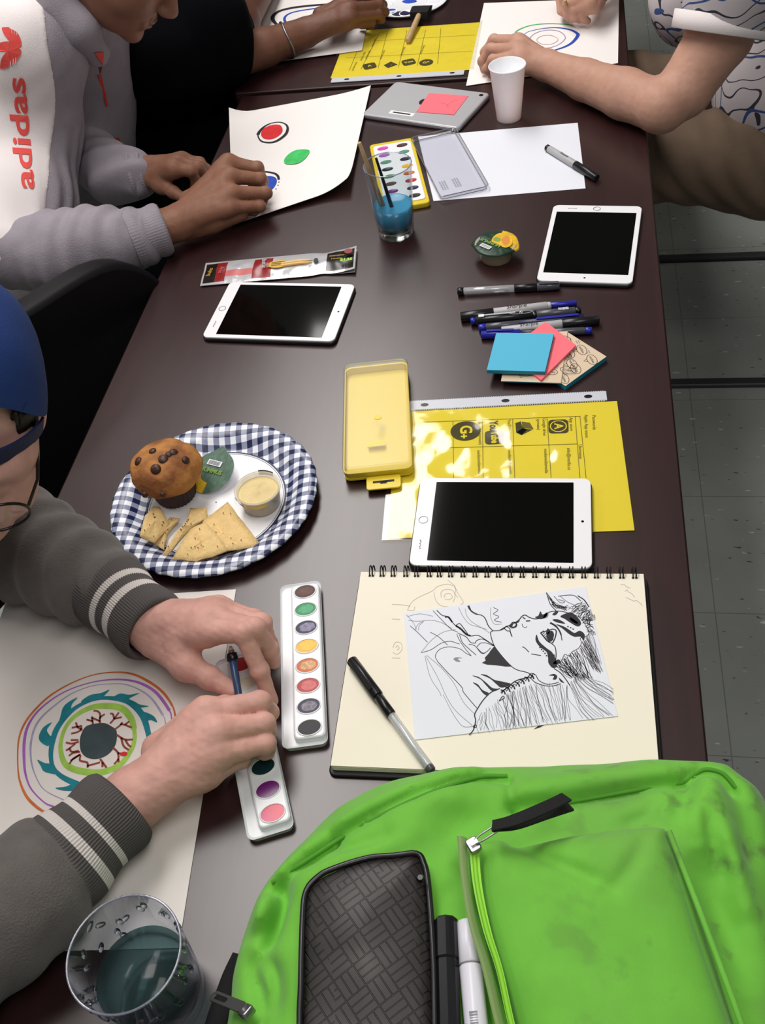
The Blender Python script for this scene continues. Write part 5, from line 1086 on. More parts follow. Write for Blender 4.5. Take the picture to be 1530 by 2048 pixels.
g = G(); g.rings([Z0, Z1], 'zip_tape', close=False, cap0=False, cap1=False); zm = [tuple((Vector(a)+Vector(b))/2+Vector((0, 0, .0006))) for a, b in zip(Z0, Z1)]; g.tube(zm, .0017, 'zip_lime', 8); g.build('zipper', bag)
p = bag_top(947, 1690, .032); q = bag_top(1005, 1655, .036); Mz = basis(p, q-p, (0, 0, 1)); zl_ = (q-p).length
g = G(Mz); g.prism(rrect(.009, .011, .002, 3), -.003, .0018, 'metal', bev=.0008); g.box((.001, 0, .0026), (.006, .003, .003), 'metal'); zs = g.build('zipper_slider', bag)
g = G(Mz @ T(0, 0, .003)); 
for yy in (-.0024, .0024): g.tube([(.002, yy*.6, 0), (.008, yy, .001), (zl_*.95, yy, .002)], .0008, 'metal', 8)
g.tube([(zl_*.95, -.0024, .002), (zl_*.95, .0024, .002)], .0008, 'metal', 8); g.build('pull_ring', zs)
def strap(pl, w, th, up): 
    P = [bag_top(x, y, u) for (x, y), u in zip(pl, up)]; P = [Vector(v) for v in bez(P, 6)]; R = []
    for i, v in enumerate(P):
        t = (P[min(i+1, len(P)-1)]-P[max(i-1, 0)]).normalized(); s = t.cross(Vector((0, .25, 1))).normalized()*w/2; n = s.cross(t).normalized()*th/2
        R.append([v-s-n, v+s-n, v+s+n, v-s+n])
    return R
g = G(); g.rings(strap([(985, 1652), (1030, 1648), (1090, 1628), (1140, 1612)], .0095, .0016, [.040, .040, .038, .036]), 'webbing', smooth=False); g.rings(strap([(985, 1652), (1030, 1640), (1090, 1615), (1133, 1594)], .0095, .0016, [.043, .050, .050, .046]), 'webbing', smooth=False); g.build('pull_tab', zs)
# second zip pull on the left side
p = bag_top(492, 2022, .012); q = U(428, 1996, .085); Mz = basis(p, q-p, (.3, 0, 1)); zl_ = (q-p).length
g = G(Mz); g.prism(rrect(.010, .010, .002, 3), -.004, .002, 'metal', bev=.0008); zs = g.build('zipper_slider', bag)
g = G(Mz @ T(zl_/2, 0, .002)); a, b = rrect(zl_, .0085, .0042, 6), rrect(zl_*.42, .0042, .002, 6)
n = len(a); bb = [(x+zl_*.22, y) for x, y in b]
g.rings([[(x, y, 0) for x, y in a], [(x, y, .0014) for x, y in a], [(x, y, .0014) for x, y in bb], [(x, y, 0) for x, y in bb], [(x, y, 0) for x, y in a]], 'metal', cap0=False, cap1=False, smooth=False); g.build('pull_ring', zs)
g = G(); g.tube(bez([(-.006, .255, TZ+.03), (-.014, .235, TZ+.022), (-.020, .19, TZ+.018), (-.012, .13, TZ+.018), (.0, .06, TZ+.016)], 5), .012, 'webbing', 10, flat=.7); g.build('shoulder_strap', bag)

# ------------------------------------------------------------------ pencil case and two markers carried by the backpack
def weave():
    m = mat('woven_leather', '#17130f', rough=.42, spec=.5); nt = m.node_tree; L = nt.links; b = nt.nodes['Principled BSDF']; tc = nt.nodes.new('ShaderNodeTexCoord'); mp = nt.nodes.new('ShaderNodeMapping'); mp.inputs['Rotation'].default_value = (0, 0, math.radians(48)); L.new(tc.outputs['Object'], mp.inputs[0])
    ck = nt.nodes.new('ShaderNodeTexChecker'); ck.inputs['Scale'].default_value = 1/.0165; L.new(mp.outputs[0], ck.inputs['Vector']); outs = []
    for rot in (0, 90):
        m2 = nt.nodes.new('ShaderNodeMapping'); m2.inputs['Rotation'].default_value = (0, 0, math.radians(rot)); L.new(mp.outputs[0], m2.inputs[0])
        br = nt.nodes.new('ShaderNodeTexBrick'); br.offset = 0; br.inputs['Scale'].default_value = 1; br.inputs['Brick Width'].default_value = .0165; br.inputs['Row Height'].default_value = .0055; br.inputs['Mortar Size'].default_value = .0006; br.inputs['Mortar Smooth'].default_value = .5
        br.inputs['Color1'].default_value = br.inputs['Color2'].default_value = (1, 1, 1, 1); br.inputs['Mortar'].default_value = (0, 0, 0, 1); L.new(m2.outputs[0], br.inputs['Vector']); outs.append(br)
    mx = nt.nodes.new('ShaderNodeMixRGB'); L.new(ck.outputs['Fac'], mx.inputs[0]); L.new(outs[0].outputs[0], mx.inputs[1]); L.new(outs[1].outputs[0], mx.inputs[2])
    c = nt.nodes.new('ShaderNodeMixRGB'); L.new(mx.outputs[0], c.inputs[0]); c.inputs[1].default_value = lin('#040404'); c.inputs[2].default_value = lin('#221d1c'); L.new(c.outputs[0], b.inputs['Base Color'])
    bp = nt.nodes.new('ShaderNodeBump'); bp.inputs['Strength'].default_value = .6; bp.inputs['Distance'].default_value = .001; L.new(mx.outputs[0], bp.inputs['Height']); L.new(bp.outputs[0], b.inputs['Normal'])
weave()
co = [(869, 2048), (865, 1892), (856, 1767), (848, 1728), (834, 1709), (790, 1713), (737, 1717), (667, 1737), (637, 1754), (614, 1784), (607, 1833), (602, 1970), (600, 2048), (604, 2300), (872, 2300)]
CP = [bag_top(x, y, .014) for x, y in co]; base = .136
cc = thing('pencil_case', 'black woven-texture zip pencil case tucked into the green backpack', 'pencil case', (.11, .22, TZ+base))
o2 = bez([(p.x, p.y) for p in CP], 4, True); xs = [p[0] for p in o2]; ys = [p[1] for p in o2]
S = SDF((min(xs)-.01, min(ys)-.01, TZ+.10), (max(xs)+.01, max(ys)+.01, TZ+.175), .0026)
X, Y = S.P[:, :, 0, 0].astype(float), S.P[:, :, 0, 1].astype(float); d = -pdist(X, Y, o2); Hc = bag_height(X, Y)[0]*.35+.142*.65
z = S.P[..., 2]-TZ; top = Hc+.010+.006*(1-np.exp(-np.maximum(d, 0)/.02))+.002*nz(np.stack([X, Y, 0*X], -1), 40)
F = smax(smax(z-top[..., None], (-d)[..., None]+0*z, .009), (Hc-.006)[..., None]-z, .006); V, Q = S.mesh(F); V = relax(V, Q, 1)
g = G(); g.add([tuple(p) for p in V], [tuple(q) for q in Q], 'woven_leather', True); g.build('body', cc)
g = G(); P = [(x, y, TZ+float((bag_height(np.array([x]), np.array([y]))[0]*.35)[0])+.142*.65+.0085) for x, y in o2]; g.tube(P+P[:1], .0024, 'pen_dark', 8); g.build('piping', cc)
p = bag_top(841, 1757, .022); g = G(T(*p)); g.lathe([(.0024, -.002), (.003, .001), (.002, .0024)], 'dark_metal', 14, cap1=True); g.build('rivet', cc)
def bag_pen(name, label, a, b, up, segs, extra=None):
    A, Bq = bag_top(*a, up), bag_top(*b, up); M = basis(A, Bq-A, (0, 0, 1)); L = (Bq-A).length; t = thing(name, label, 'marker', (A+Bq)/2, 'markers beside the pencil case')
    for part, t0, t1, r0, r1, m, ns in segs:
        g = G(M); dl = min(.0012, r0*.3); g.lathe([(max(r0-dl, .0004), t0*L), (r0, t0*L+dl), (r1, t1*L-dl), (max(r1-dl, .0004), t1*L)], m, ns, M=RY(90), cap1=True, smooth=ns > 10); g.build(part, t)
    if extra: extra(M, L, t)
bag_pen('marker', 'thick black marker with faceted cap beside the black pencil case', (892, 1836), (906, 2300), .012, [('cap', 0, .20, .0082, .0084, 'pen_dark', 8), ('barrel', .195, 1, .0078, .0078, 'pen_dark', 8)])
def barc(M, L, t):
    g = G(M); random.seed(2)
    for k in range(20): g.box((.062+.0017*k, -.001, .0079), (.0004+.0008*random.random(), .0055, .0002), 'ink_grey')
    g.text('4711338002303', .0042, 'ink_grey', T(.082, -.0058, .0064) @ RX(36)); g.build('barcode', t)
mat('marker_white', '#dcdbe6', rough=.3)
bag_pen('marker', 'white marker with grey ring and barcode next to the green pocket flap', (933, 1842), (976, 2300), .012, [('cap', 0, .21, .0070, .0080, 'marker_white', 20), ('ring', .205, .218, .0082, .0082, 'pen_grey', 20), ('barrel', .215, 1, .0080, .0080, 'marker_white', 20)], barc)
# ------------------------------------------------------------------ people
for nm, c, v in (('skin_pale', '#d09f93', .10), ('skin_tan', '#8f6450', .06), ('skin_brown', '#6e4a3b', .06), ('skin_light', '#bf937f', .06)):
    mat(nm, c, rough=.52, spec=.35, var=v, vscale=55, sss=.12, bump=.12, bscale=700)
mat('fleece_charcoal', '#67625f', rough=.95, bump=.5, bscale=500, var=.10, vscale=45, sheen=.2); mat('rib_charcoal', '#5a5655', rough=.95, bump=.3, bscale=700); mat('rib_white', '#d6d0cc', rough=.95, bump=.3, bscale=700)
mat('fleece_grey', '#98919a', rough=.95, bump=.45, bscale=600, var=.06, vscale=40); mat('fleece_white', '#ece4e4', rough=.9, bump=.25, bscale=600); mat('shirt_black', '#05060a', rough=.95, spec=.08); mat('denim_dark', '#080a10', rough=.9, spec=.1); mat('khaki', '#6a5848', rough=.9, bump=.2, bscale=700, var=.08, vscale=20)
mat('logo_coral', '#e8504a', rough=.7); mat('logo_line', '#6a3a3f', rough=.8); mat('zip_coral', '#d9372f', rough=.6); mat('hair_dark', '#1f1612', rough=.6, bump=.8, bscale=260, stretch=(1, 1, .15)); mat('lip', '#7d4a42', rough=.5); mat('cap_blue', '#173673', rough=.85, bump=.2, bscale=900); mat('cap_strap', '#15224f', rough=.8); mat('glasses_frame', '#16110f', rough=.3)
clear('lens', '#fbfbff', rough=.02, base=.02)
def floral():
    m = mat('shirt_print', '#cfc8ca', rough=.9); nt = m.node_tree; L = nt.links; b = nt.nodes['Principled BSDF']; tc = nt.nodes.new('ShaderNodeTexCoord'); src = None
    base = lin('#b9b2b5')
    for sc, dist, wv, colr, ph in ((9, 9, .10, '#2d2c38', 0), (6.5, 11, .09, '#33487c', 3.3)):
        n = nt.nodes.new('ShaderNodeTexNoise'); n.inputs['Scale'].default_value = sc; n.inputs['Detail'].default_value = 1.5; mp = nt.nodes.new('ShaderNodeMapping'); mp.inputs['Location'].default_value = (ph, ph, 0); L.new(tc.outputs['Object'], mp.inputs[0]); L.new(mp.outputs[0], n.inputs['Vector'])
        mu = nt.nodes.new('ShaderNodeMath'); mu.operation = 'MULTIPLY'; mu.inputs[1].default_value = dist; L.new(n.outputs['Fac'], mu.inputs[0]); f = nt.nodes.new('ShaderNodeMath'); f.operation = 'PINGPONG'; f.inputs[1].default_value = .5; L.new(mu.outputs[0], f.inputs[0])
        lt = nt.nodes.new('ShaderNodeMath'); lt.operation = 'LESS_THAN'; lt.inputs[1].default_value = wv*.6; L.new(f.outputs[0], lt.inputs[0])
        mx = nt.nodes.new('ShaderNodeMixRGB'); L.new(lt.outputs[0], mx.inputs[0]); mx.inputs[2].default_value = lin(colr)
        if src is None: mx.inputs[1].default_value = base
        else: L.new(src, mx.inputs[1])
        src = mx.outputs[0]
    L.new(src, b.inputs['Base Color'])
floral()
class Field(SDF):
    def __init__(s, pts): s.P = np.asarray(pts, np.float32)
def J(px, py, h, r): p = U(px, py, h); return (p.x, p.y, p.z, r)
def WJ(x, y, h, r): return (x, y, TZ+h, r)
def chain(S, js, k, flat=None):
    F = None
    for a, b in zip(js[:-1], js[1:]):
        c = S.cone(a[:3], b[:3], a[3], b[3], flat)
        F = c if F is None else smin(F, c, k)
    return F
def hand_field(S, core, fingers, kc=.012, kf=.007, extra=()):
    F = None
    for js, fl in core:
        c = chain(S, js, .010, fl); F = c if F is None else smin(F, c, kc)
    A = None
    for js in fingers:
        c = chain(S, js, .0035)
        for a in js[1:-1]: c = smin(c, S.cone(a[:3], a[:3], a[3]*1.06, a[3]*1.06), .004)
        A = c if A is None else np.minimum(A, c)
    if A is not None: F = smin(F, A, kf)
    for js in extra: F = smin(F, chain(S, js, .004), .006)
    return F
def field_mesh(js_all, vox, fn, pad=.05):
    a = np.array([j[:3] for j in js_all]); r = max(j[3] for j in js_all)
    S = SDF(a.min(0)-r-.012, a.max(0)+r+.012, vox); V, Q = S.mesh(fn(S)); return relax(V, Q, 1), Q
def addmesh(g, VQ, m): g.add([tuple(p) for p in VQ[0]], [tuple(q) for q in VQ[1]], m, True)
def palm(w, mcps, r0, rs, normal=None, fl=1.0):
    """fan of tapered rods from the wrist to each knuckle"""
    return [([(w[0]+(m[0]-w[0])*.04, w[1]+(m[1]-w[1])*.04, w[2]+(m[2]-w[2])*.04, r0), m[:3]+(m[3],)], (normal, fl) if normal is not None else None) for m in mcps]
def make_hand(g, skin, forearm, W_, fingers, thumb, vox=.0013, r0=.021, tendons=True, extra=()):
    mcps = [f[0] for f in fingers]
    core = [(forearm+[W_], None)]+palm(W_, mcps, r0, None)
    core.append(([thumb[0], thumb[1]], None))
    wb = [(W_[i]+thumb[1][i]+mcps[0][i])/3 for i in range(3)]+[.013]; core.append(([tuple(wb), mcps[0]], None)); core.append(([tuple(wb), thumb[1]], None))
    for a, b in zip(mcps[:-1], mcps[1:]): core.append(([tuple((a[i]+.12*(W_[i]-a[i])) for i in range(3))+(a[3]*.95,), tuple((b[i]+.12*(W_[i]-b[i])) for i in range(3))+(b[3]*.95,)], None))
    ex = list(extra)
    allj = forearm+[W_]+[j for f in fingers for j in f]+thumb
    def fn(S):
        F = hand_field(S, core, fingers+[thumb[1:]], extra=ex)
        if tendons:
            for m in mcps:
                up = .62*m[3]; a = (W_[0]+.25*(m[0]-W_[0]), W_[1]+.25*(m[1]-W_[1]), W_[2]+.25*(m[2]-W_[2])+r0*.78); F = smin(F, S.cone(a, (m[0], m[1], m[2]+up*.75), .0035, .0052), .007)
        return F+.00015*nz(S.P, 160)+.0003*nz(S.P, 420, 2)
    addmesh(g, field_mesh(allj, vox, fn), skin)
def sleeve(g, js, m, vox=.004, k=.03, amp=.004, lam=.045, sd=0.0, twist=1.0):
    a = np.array(js[0][:3]); b = np.array(js[-1][:3])
    def fn(S):
        F = chain(S, js, k); s = S.P@((b-a)/np.linalg.norm(b-a)).astype(np.float32)
        return F+amp*np.sin(s*2*np.pi/lam+1.6*nz(S.P, 14, sd)*twist)*(.55+.45*nz(S.P, 9, sd+2))+amp*.7*nz(S.P, 22, sd)+amp*.3*nz(S.P, 55, sd+1)
    addmesh(g, field_mesh(js, vox, fn), m)
def cuff(A, B, ra, rb, mfun, nr=90, depth=.0016, inner=True, sq=1.0, n=26):
    """ribbed knit band from A to B"""
    A, B = Vector(A), Vector(B); M = basis(A, B-A, (0, 0, 1)) ; L = (B-A).length; g = G(M); R = []; ns = nr*4
    ts = list(np.linspace(0, 1, n))
    for t in ts:
        r = ra+(rb-ra)*t+.0022*math.sin(t*9)+.004*math.exp(-((t-.0)/.05)**2)*0
        e = -.002*math.exp(-((1-t)/.04)**2)
        R.append([(t*L, (r+e+depth*abs(math.cos(k*math.pi*nr/ns)))*math.cos(2*math.pi*k/ns), (r*sq+e+depth*abs(math.cos(k*math.pi*nr/ns)))*math.sin(2*math.pi*k/ns)) for k in range(ns)])
    if inner:
        for t, s in ((1.0, .90), (.92, .86), (.80, .82)): R.append([(t*L, rb*s*math.cos(2*math.pi*k/ns), rb*s*sq*math.sin(2*math.pi*k/ns)) for k in range(ns)])
    g.rings(R, 'rib_charcoal', cap0=False, cap1=False, mfun=lambda i, j: mfun((i+.5)/(n-1))); return g
def head_matrix(c, f, u):
    f = Vector(f).normalized(); u = Vector(u); u = (u-f*u.dot(f)).normalized(); r = f.cross(u)
    return Matrix(((r.x, f.x, u.x, c[0]), (r.y, f.y, u.y, c[1]), (r.z, f.z, u.z, c[2]), (0, 0, 0, 1)))
def head_mesh(g, M, skin, vox=.0028, neck=((0, -.04, -.075), (0, -.075, -.20)), s=1.0):
    S = SDF((-.105*s, -.15*s, -.24*s), (.105*s, .15*s, .14*s), vox); S.P = S.P/s
    e, c = S.ellip, S.cone
    F = e((0, -.015, .030), (.076, .096, .086)); F = smin(F, e((0, .028, -.036), (.066, .068, .085)), .03); F = smin(F, e((-.042, .048, -.004), (.026, .036, .034)), .02); F = smin(F, e((.042, .048, -.004), (.026, .036, .034)), .02); F = smin(F, e((0, .045, -.083), (.045, .045, .034)), .02)
    for sx in (-1, 1):
        F = smin(F, e((sx*.040, .060, -.035), (.026, .026, .026)), .018); F = smin(F, c((sx*.012, .088, .016), (sx*.046, .074, .018), .010, .009), .010)
        F = smax(F, -e((sx*.032, .098, .000), (.017, .016, .011)), .010); F = smin(F, e((sx*.031, .077, -.001), (.0135, .0125, .0125)), .004); F = smin(F, e((sx*.077, -.016, -.014), (.008, .019, .030)), .006)
        F = smin(F, e((sx*.010, .103, -.037), (.008, .010, .007)), .005)
    F = smin(F, c((0, .086, .008), (0, .112, -.032), .0085, .0115), .008); F = smin(F, c((-.020, .088, -.066), (.020, .088, -.066), .006, .006), .006); F = smin(F, c((-.010, .094, -.064), (.010, .094, -.064), .006, .006), .005); F = smin(F, c((-.015, .090, -.0755), (.015, .090, -.0755), .0072, .0072), .005)
    F = smax(F, -c((-.022, .100, -.0705), (.022, .100, -.0705), .0022, .0022), .003); F = smin(F, e((0, .080, -.104), (.022, .018, .016)), .012)
    F = smin(F, c(neck[0], neck[1], .054, .060), .025)
    V, Q = S.mesh(F); V = relax(V, Q, 1); g.add([tuple(p) for p in V], [tuple(q) for q in Q], skin, True, M)
def trace(px, py, fn, t0=.4, t1=2.6, it=60, eps=.0008):
    """follow sight lines of photo points on to a cloth surface"""
    px = np.asarray(px, float); py = np.asarray(py, float); d = FWD+np.outer((px-IW/2)/FPX, R2)-np.outer((py-IH/2)/FPX, U2); d /= np.linalg.norm(d, axis=1)[:, None]; t = np.full(len(px), t0)
    for _ in range(it):
        p = CAMP+d*t[:, None]; t = np.minimum(t+np.maximum(fn(Field(p))-eps, -.01)*.8, t1)
    return [Vector(q) for q in CAMP+d*t[:, None]]

# --- person in the blue cap, front left
p4 = thing('person', 'person in a blue backwards cap and charcoal hoodie, painting the eyeball', 'person', (-.62, .52, 0))
g = G()
LWr = J(302, 1250, .056, .0275)
make_hand(g, 'skin_pale', [J(215, 1178, .052, .030)], LWr,
    [[J(412, 1262, .074, .0138), J(486, 1266, .084, .0102), J(520, 1342, .052, .0086), J(543, 1402, .022, .0070)],
     [J(428, 1240, .076, .0135), J(510, 1256, .083, .0100), J(540, 1300, .050, .0086), J(548, 1324, .030, .0072)],
     [J(436, 1226, .070, .0128), J(524, 1246, .066, .0094), J(538, 1288, .040, .0082), J(534, 1322, .024, .0070)],
     [J(440, 1216, .058, .0115), J(510, 1236, .050, .0084), J(528, 1264, .030, .0074), J(530, 1290, .018, .0064)]],
    [J(318, 1288, .050, .017), J(372, 1330, .048, .0138), J(420, 1356, .042, .0112), J(466, 1382, .034, .0084)])
RWr = J(262, 1600, .044, .0285)
make_hand(g, 'skin_pale', [J(150, 1698, .046, .031)], RWr,
    [[J(412, 1428, .068, .0140), J(520, 1404, .062, .0100), J(538, 1425, .038, .0086), J(515, 1432, .024, .0074)],
     [J(436, 1464, .068, .0138), J(528, 1447, .056, .0100), J(534, 1462, .034, .0086), J(505, 1462, .022, .0074)],
     [J(436, 1508, .060, .0128), J(530, 1487, .047, .0096), J(530, 1500, .028, .0084), J(500, 1500, .019, .0072)],
     [J(416, 1550, .047, .0115), J(482, 1514, .036, .0086), J(484, 1520, .024, .0076), J(460, 1518, .018, .0066)]],
    [J(318, 1500, .042, .017), J(392, 1440, .040, .0135), J(450, 1415, .034, .0112), J(488, 1425, .027, .0086)], r0=.022)
H4 = head_matrix((-0.2882, 0.6017, TZ+0.3230), (0.3808, -0.8997, -0.2132), (0.4007, -0.0472, 0.9150))
head_mesh(g, H4, 'skin_pale', neck=((0, -.04, -.06), tuple(H4.inverted() @ Vector((-.455, .72, TZ+.09)))))
g.build('body', p4)
# cuffs and sleeves
st = lambda a, b, w: (lambda t: 'rib_white' if abs(t-a) < w or abs(t-b) < w else 'rib_charcoal')
cuff(U(208, 1172, .052), U(312, 1260, .055), .0415, .0360, st(.40, .62, .055)).build('cuff', p4)
cuff(U(112, 1738, .050), U(247, 1608, .046), .0445, .0375, st(.30, .56, .055)).build('cuff', p4)
g = G(); sleeve(g, [J(-110, 985, .09, .070), J(50, 1092, .062, .058), J(150, 1142, .055, .050), J(214, 1176, .053, .043)], 'fleece_charcoal', sd=1.0, lam=.036, amp=.0046, twist=2.0); g.build('sleeve', p4)
g = G(); sleeve(g, [J(-330, 2120, .10, .070), J(-150, 1960, .056, .058), J(30, 1810, .054, .053), J(116, 1733, .051, .045)], 'fleece_charcoal', sd=4.0, lam=.05, amp=.0048, twist=2.2); g.build('sleeve', p4)
g = G(); sleeve(g, [WJ(-.86, .52, -.20, .17), WJ(-.70, .56, .06, .165), WJ(-.60, .60, .10, .11)], 'fleece_charcoal', vox=.007, k=.08, amp=.004); 
sleeve(g, [WJ(-.50, .80, .08, .070), WJ(-.62, .58, .17, .085), WJ(-.60, .36, .12, .080), WJ(-.46, .20, .06, .062)], 'fleece_charcoal', vox=.006, k=.06, amp=.003); g.build('hoodie', p4)
g = G()
for y in (.46, .64): sleeve(g, [WJ(-.86, y, -.24, .095), WJ(-.46, y, -.22, .080), WJ(-.44, y, -.60, .055), WJ(-.44, y, -.69, .045)], 'denim_dark', vox=.008, amp=.003)
g.build('trousers', p4)
# cap worn backwards, hair, spectacles
g = G(H4); R = []; nt_ = 144
def rimz(a): return .004+.086/(1+math.exp((abs(a)-.98)/.20))
for i in range(15):
    f = i/14; R.append([])
    for k in range(nt_):
        a = 2*math.pi*k/nt_-math.pi; z0 = rimz(a); ph0 = math.asin(max(-.9, min(.98, (z0-.028)/.100))); ph = ph0+(math.pi/2-.01-ph0)*f; cr = .0014*math.cos(a*6)
        R[-1].append((math.sin(a)*(.085+cr)*math.cos(ph), -.015+math.cos(a)*(.108+cr)*math.cos(ph), .028+.100*math.sin(ph)))
g.rings(R, 'cap_blue', cap0=False, cap1=True); g.rings([[(x*.975, y*.98, z) for x, y, z in R[0]], [(x*.96, y*.965, z+.004) for x, y, z in R[0]], R[0]], 'cap_blue', cap0=False, cap1=False); capc = g.build('cap_crown', p4)
g = G(H4); aa = np.linspace(-1.15, 1.15, 40); ln = []
for dz, sr in ((-.001, 1.0), (.019, 1.01), (.019, .985), (-.001, .975), (-.001, 1.0)): ln.append([(math.sin(a)*.0835*sr, -.012+math.cos(a)*.104*sr, .036+dz-.026*(a/1.15)**2) for a in aa])
g.rings(ln, 'cap_strap', close=False, cap0=False, cap1=False, smooth=False)
for k in range(6): a = .1+.09*k; g.lathe([(.0026, 0), (.0026, .0009), (.001, .0012)], 'cap_strap', 10, M=T(math.sin(a)*.0845, -.012+math.cos(a)*.1055, .036) @ RZ(-math.degrees(a)) @ RX(-90), cap1=True)
g.build('cap_strap', capc)
g = G(H4); L_ = []
for t in np.linspace(0, 1, 9): L_.append([(.078*math.sin(a)*(1-.08*t), -.10-.075*t*math.cos(a*.95)+(.02*(1-math.cos(a))), .016-.020*t+.028*(1-math.cos(a))*.6) for a in np.linspace(-1.15, 1.15, 24)])
g.rings(L_, 'cap_blue', close=False, cap0=False, cap1=False); g.rings([[(x, y, z-.003) for x, y, z in r] for r in L_][::-1], 'cap_blue', close=False, cap0=False, cap1=False); g.build('cap_brim', capc)
S = SDF((-.10, -.13, -.07), (.10, .10, .115), .003); F = S.ellip((0, -.015, .030), (.0790, .0995, .0865))+.0016*nz(S.P, 120)
F = np.maximum(F, np.minimum(.050-np.abs(S.P[..., 0]), .086-S.P[..., 2])*np.where(S.P[..., 1] > 0, 1, 0)+np.where(S.P[..., 1] > 0, 0, -1)); F = np.maximum(F, S.P[..., 1]-.075) ; F = np.maximum(F, -(S.P[..., 2]+.045)); F = np.maximum(F, -S.ellip((0, -.015, .030), (.074, .094, .084)))
V, Q = S.mesh(F); g = G(H4); g.add([tuple(p) for p in V], [tuple(q) for q in Q], 'hair_dark', True)
random.seed(4)
for k in range(26):
    a = random.choice((-1, 1))*random.uniform(.72, 1.2); x, y = math.sin(a)*.076, -.015+math.cos(a)*.097; g.tube([(x*.90, y*.88, .050), (x, y*1.0, .066+random.uniform(-.004, .004)), (x*1.0, y*1.0, .045+random.uniform(-.008, .006))], [.0038, .0034, .0008], 'hair_dark', 6)
g.build('hair', p4)
g = G(H4)
for sx in (-1, 1):
    R = [(sx*.033+.024*math.cos(t), .112-.004*abs(math.cos(t)), -.004+.019*math.sin(t)) for t in np.linspace(0, 2*math.pi, 29)]; g.tube(R, .0014, 'glasses_frame', 8); g.tube([(sx*.056, .105, .002), (sx*.066, .080, .004), (sx*.0745, .0, .002), (sx*.079, -.025, -.014)], .0015, 'glasses_frame', 8)
g.tube([(-.010, .114, .0), (0, .117, .004), (.010, .114, .0)], .0013, 'glasses_frame', 8)
for sx in (-1, 1): g.add([(sx*.034+.0245*math.cos(t), .1115-.004*abs(math.cos(t)), -.004+.0185*math.sin(t)) for t in np.linspace(0, 2*math.pi, 28, endpoint=False)], [tuple(range(28))], 'lens')
g.build('spectacles', p4)
stick('paintbrush', 'dark blue paintbrush pinched between the painting hands', U(461, 1292, .060), U(486, 1442, .030), [('bristles', 0, .06, .0012, .003, 'bristle'), ('ferrule', .06, .12, .0030, .0036, 'ferrule'), ('collar', .10, .20, .0052, .0060, 'brush_black'), ('handle', .19, 1, .0040, .0034, 'brush_navy')] if 'brush_navy' in MATS else (mat('brush_navy', '#2f4566', rough=.3), [('bristles', 0, .06, .0012, .003, 'bristle'), ('ferrule', .06, .12, .0030, .0036, 'ferrule'), ('collar', .10, .20, .0052, .0060, 'brush_black'), ('handle', .19, 1, .0040, .0034, 'brush_navy')])[1])

# --- hooded person, upper left
p1 = thing('person', 'person in a grey hoodie with white sleeve panel and coral lettering', 'person', (-.78, 1.72, 0))
g = G()
make_hand(g, 'skin_tan', [J(300, 462, .040, .030)], J(352, 448, .040, .0285),
    [[J(457, 327, .076, .0135), J(515, 336, .062, .0100), J(526, 362, .036, .0084), J(505, 372, .022, .0072)],
     [J(462, 353, .071, .0130), J(521, 358, .055, .0098), J(524, 380, .032, .0084), J(505, 388, .020, .0072)],
     [J(466, 386, .060, .0122), J(532, 386, .044, .0095), J(524, 402, .026, .0082), J(500, 408, .016, .0070)],
     [J(462, 415, .046, .0112), J(520, 412, .031, .0088), J(508, 422, .021, .0074), J(485, 424, .014, .0066)]],
    [J(378, 400, .048, .016), J(422, 372, .052, .0130), J(465, 352, .044, .0108), J(495, 360, .030, .0086)], vox=.0017, extra=([J(372, 456, .026, .021), J(425, 444, .025, .018), J(482, 428, .026, .012)],))
make_hand(g, 'skin_tan', [J(275, 352, .036, .027)], J(296, 345, .037, .0255),
    [[J(348, 338, .058, .0130), J(382, 342, .054, .0096), J(392, 362, .032, .0084), J(388, 378, .018, .0072)],
     [J(358, 328, .057, .0125), J(396, 334, .052, .0094), J(410, 352, .030, .0082), J(408, 366, .016, .0070)],
     [J(364, 322, .052, .0118), J(402, 330, .044, .0088), J(416, 346, .026, .0078), J(416, 358, .014, .0068)],
     [J(366, 318, .044, .0108), J(400, 324, .034, .0080), J(414, 338, .020, .0072), J(416, 346, .012, .0062)]],
    [J(298, 356, .036, .015), J(322, 370, .030, .0125), J(346, 384, .024, .0102), J(366, 395, .018, .0082)], vox=.0018)
H1 = head_matrix((-.412, 1.575, TZ+.392), (.68, -.06, -.72), (.72, 0, .68)); head_mesh(g, H1, 'skin_tan', neck=((0, -.035, -.06), (0, -.10, -.19)))
g.build('body', p1)
S = SDF((-.10, -.13, -.05), (.10, .10, .13), .004); F = S.ellip((0, -.018, .036), (.084, .104, .092))+.004*nz(S.P, 90); F = np.maximum(F, (S.P[..., 1]-.045)*.7-(S.P[..., 2]-.03)*.7); g = G(H1); V, Q = S.mesh(F); g.add([tuple(p) for p in V], [tuple(q) for q in Q], 'hair_dark', True); g.build('hair', p1)
g = G(H1); R = lambda z, y, w: [(w*t, y-.010*t*t, z+.0018*(abs(t)**1.5)) for t in np.linspace(-1, 1, 9)]
g.tube(R(-.0650, .0985, .021), [.001, .0032, .0042, .0046, .0040, .0046, .0042, .0032, .001], 'lip', 8); g.tube(R(-.0758, .0955, .018), [.001, .0038, .005, .0055, .0056, .0055, .005, .0038, .001], 'lip', 8); g.build('lips', p1)
UA = [J(40, 10, .31, .085), J(62, 90, .27, .082), J(58, 260, .14, .080), J(50, 400, .07, .078), J(35, 495, .03, .068)]
def arm1(S): return chain(S, UA, .03)
def arm1w(S): return arm1(S)+.0034*np.sin((S.P[..., 1]-.9*S.P[..., 2])*150+2*nz(S.P, 12))*np.clip((TZ+.16-S.P[..., 2])*9, .1, 1)+.003*nz(S.P, 20, 1)
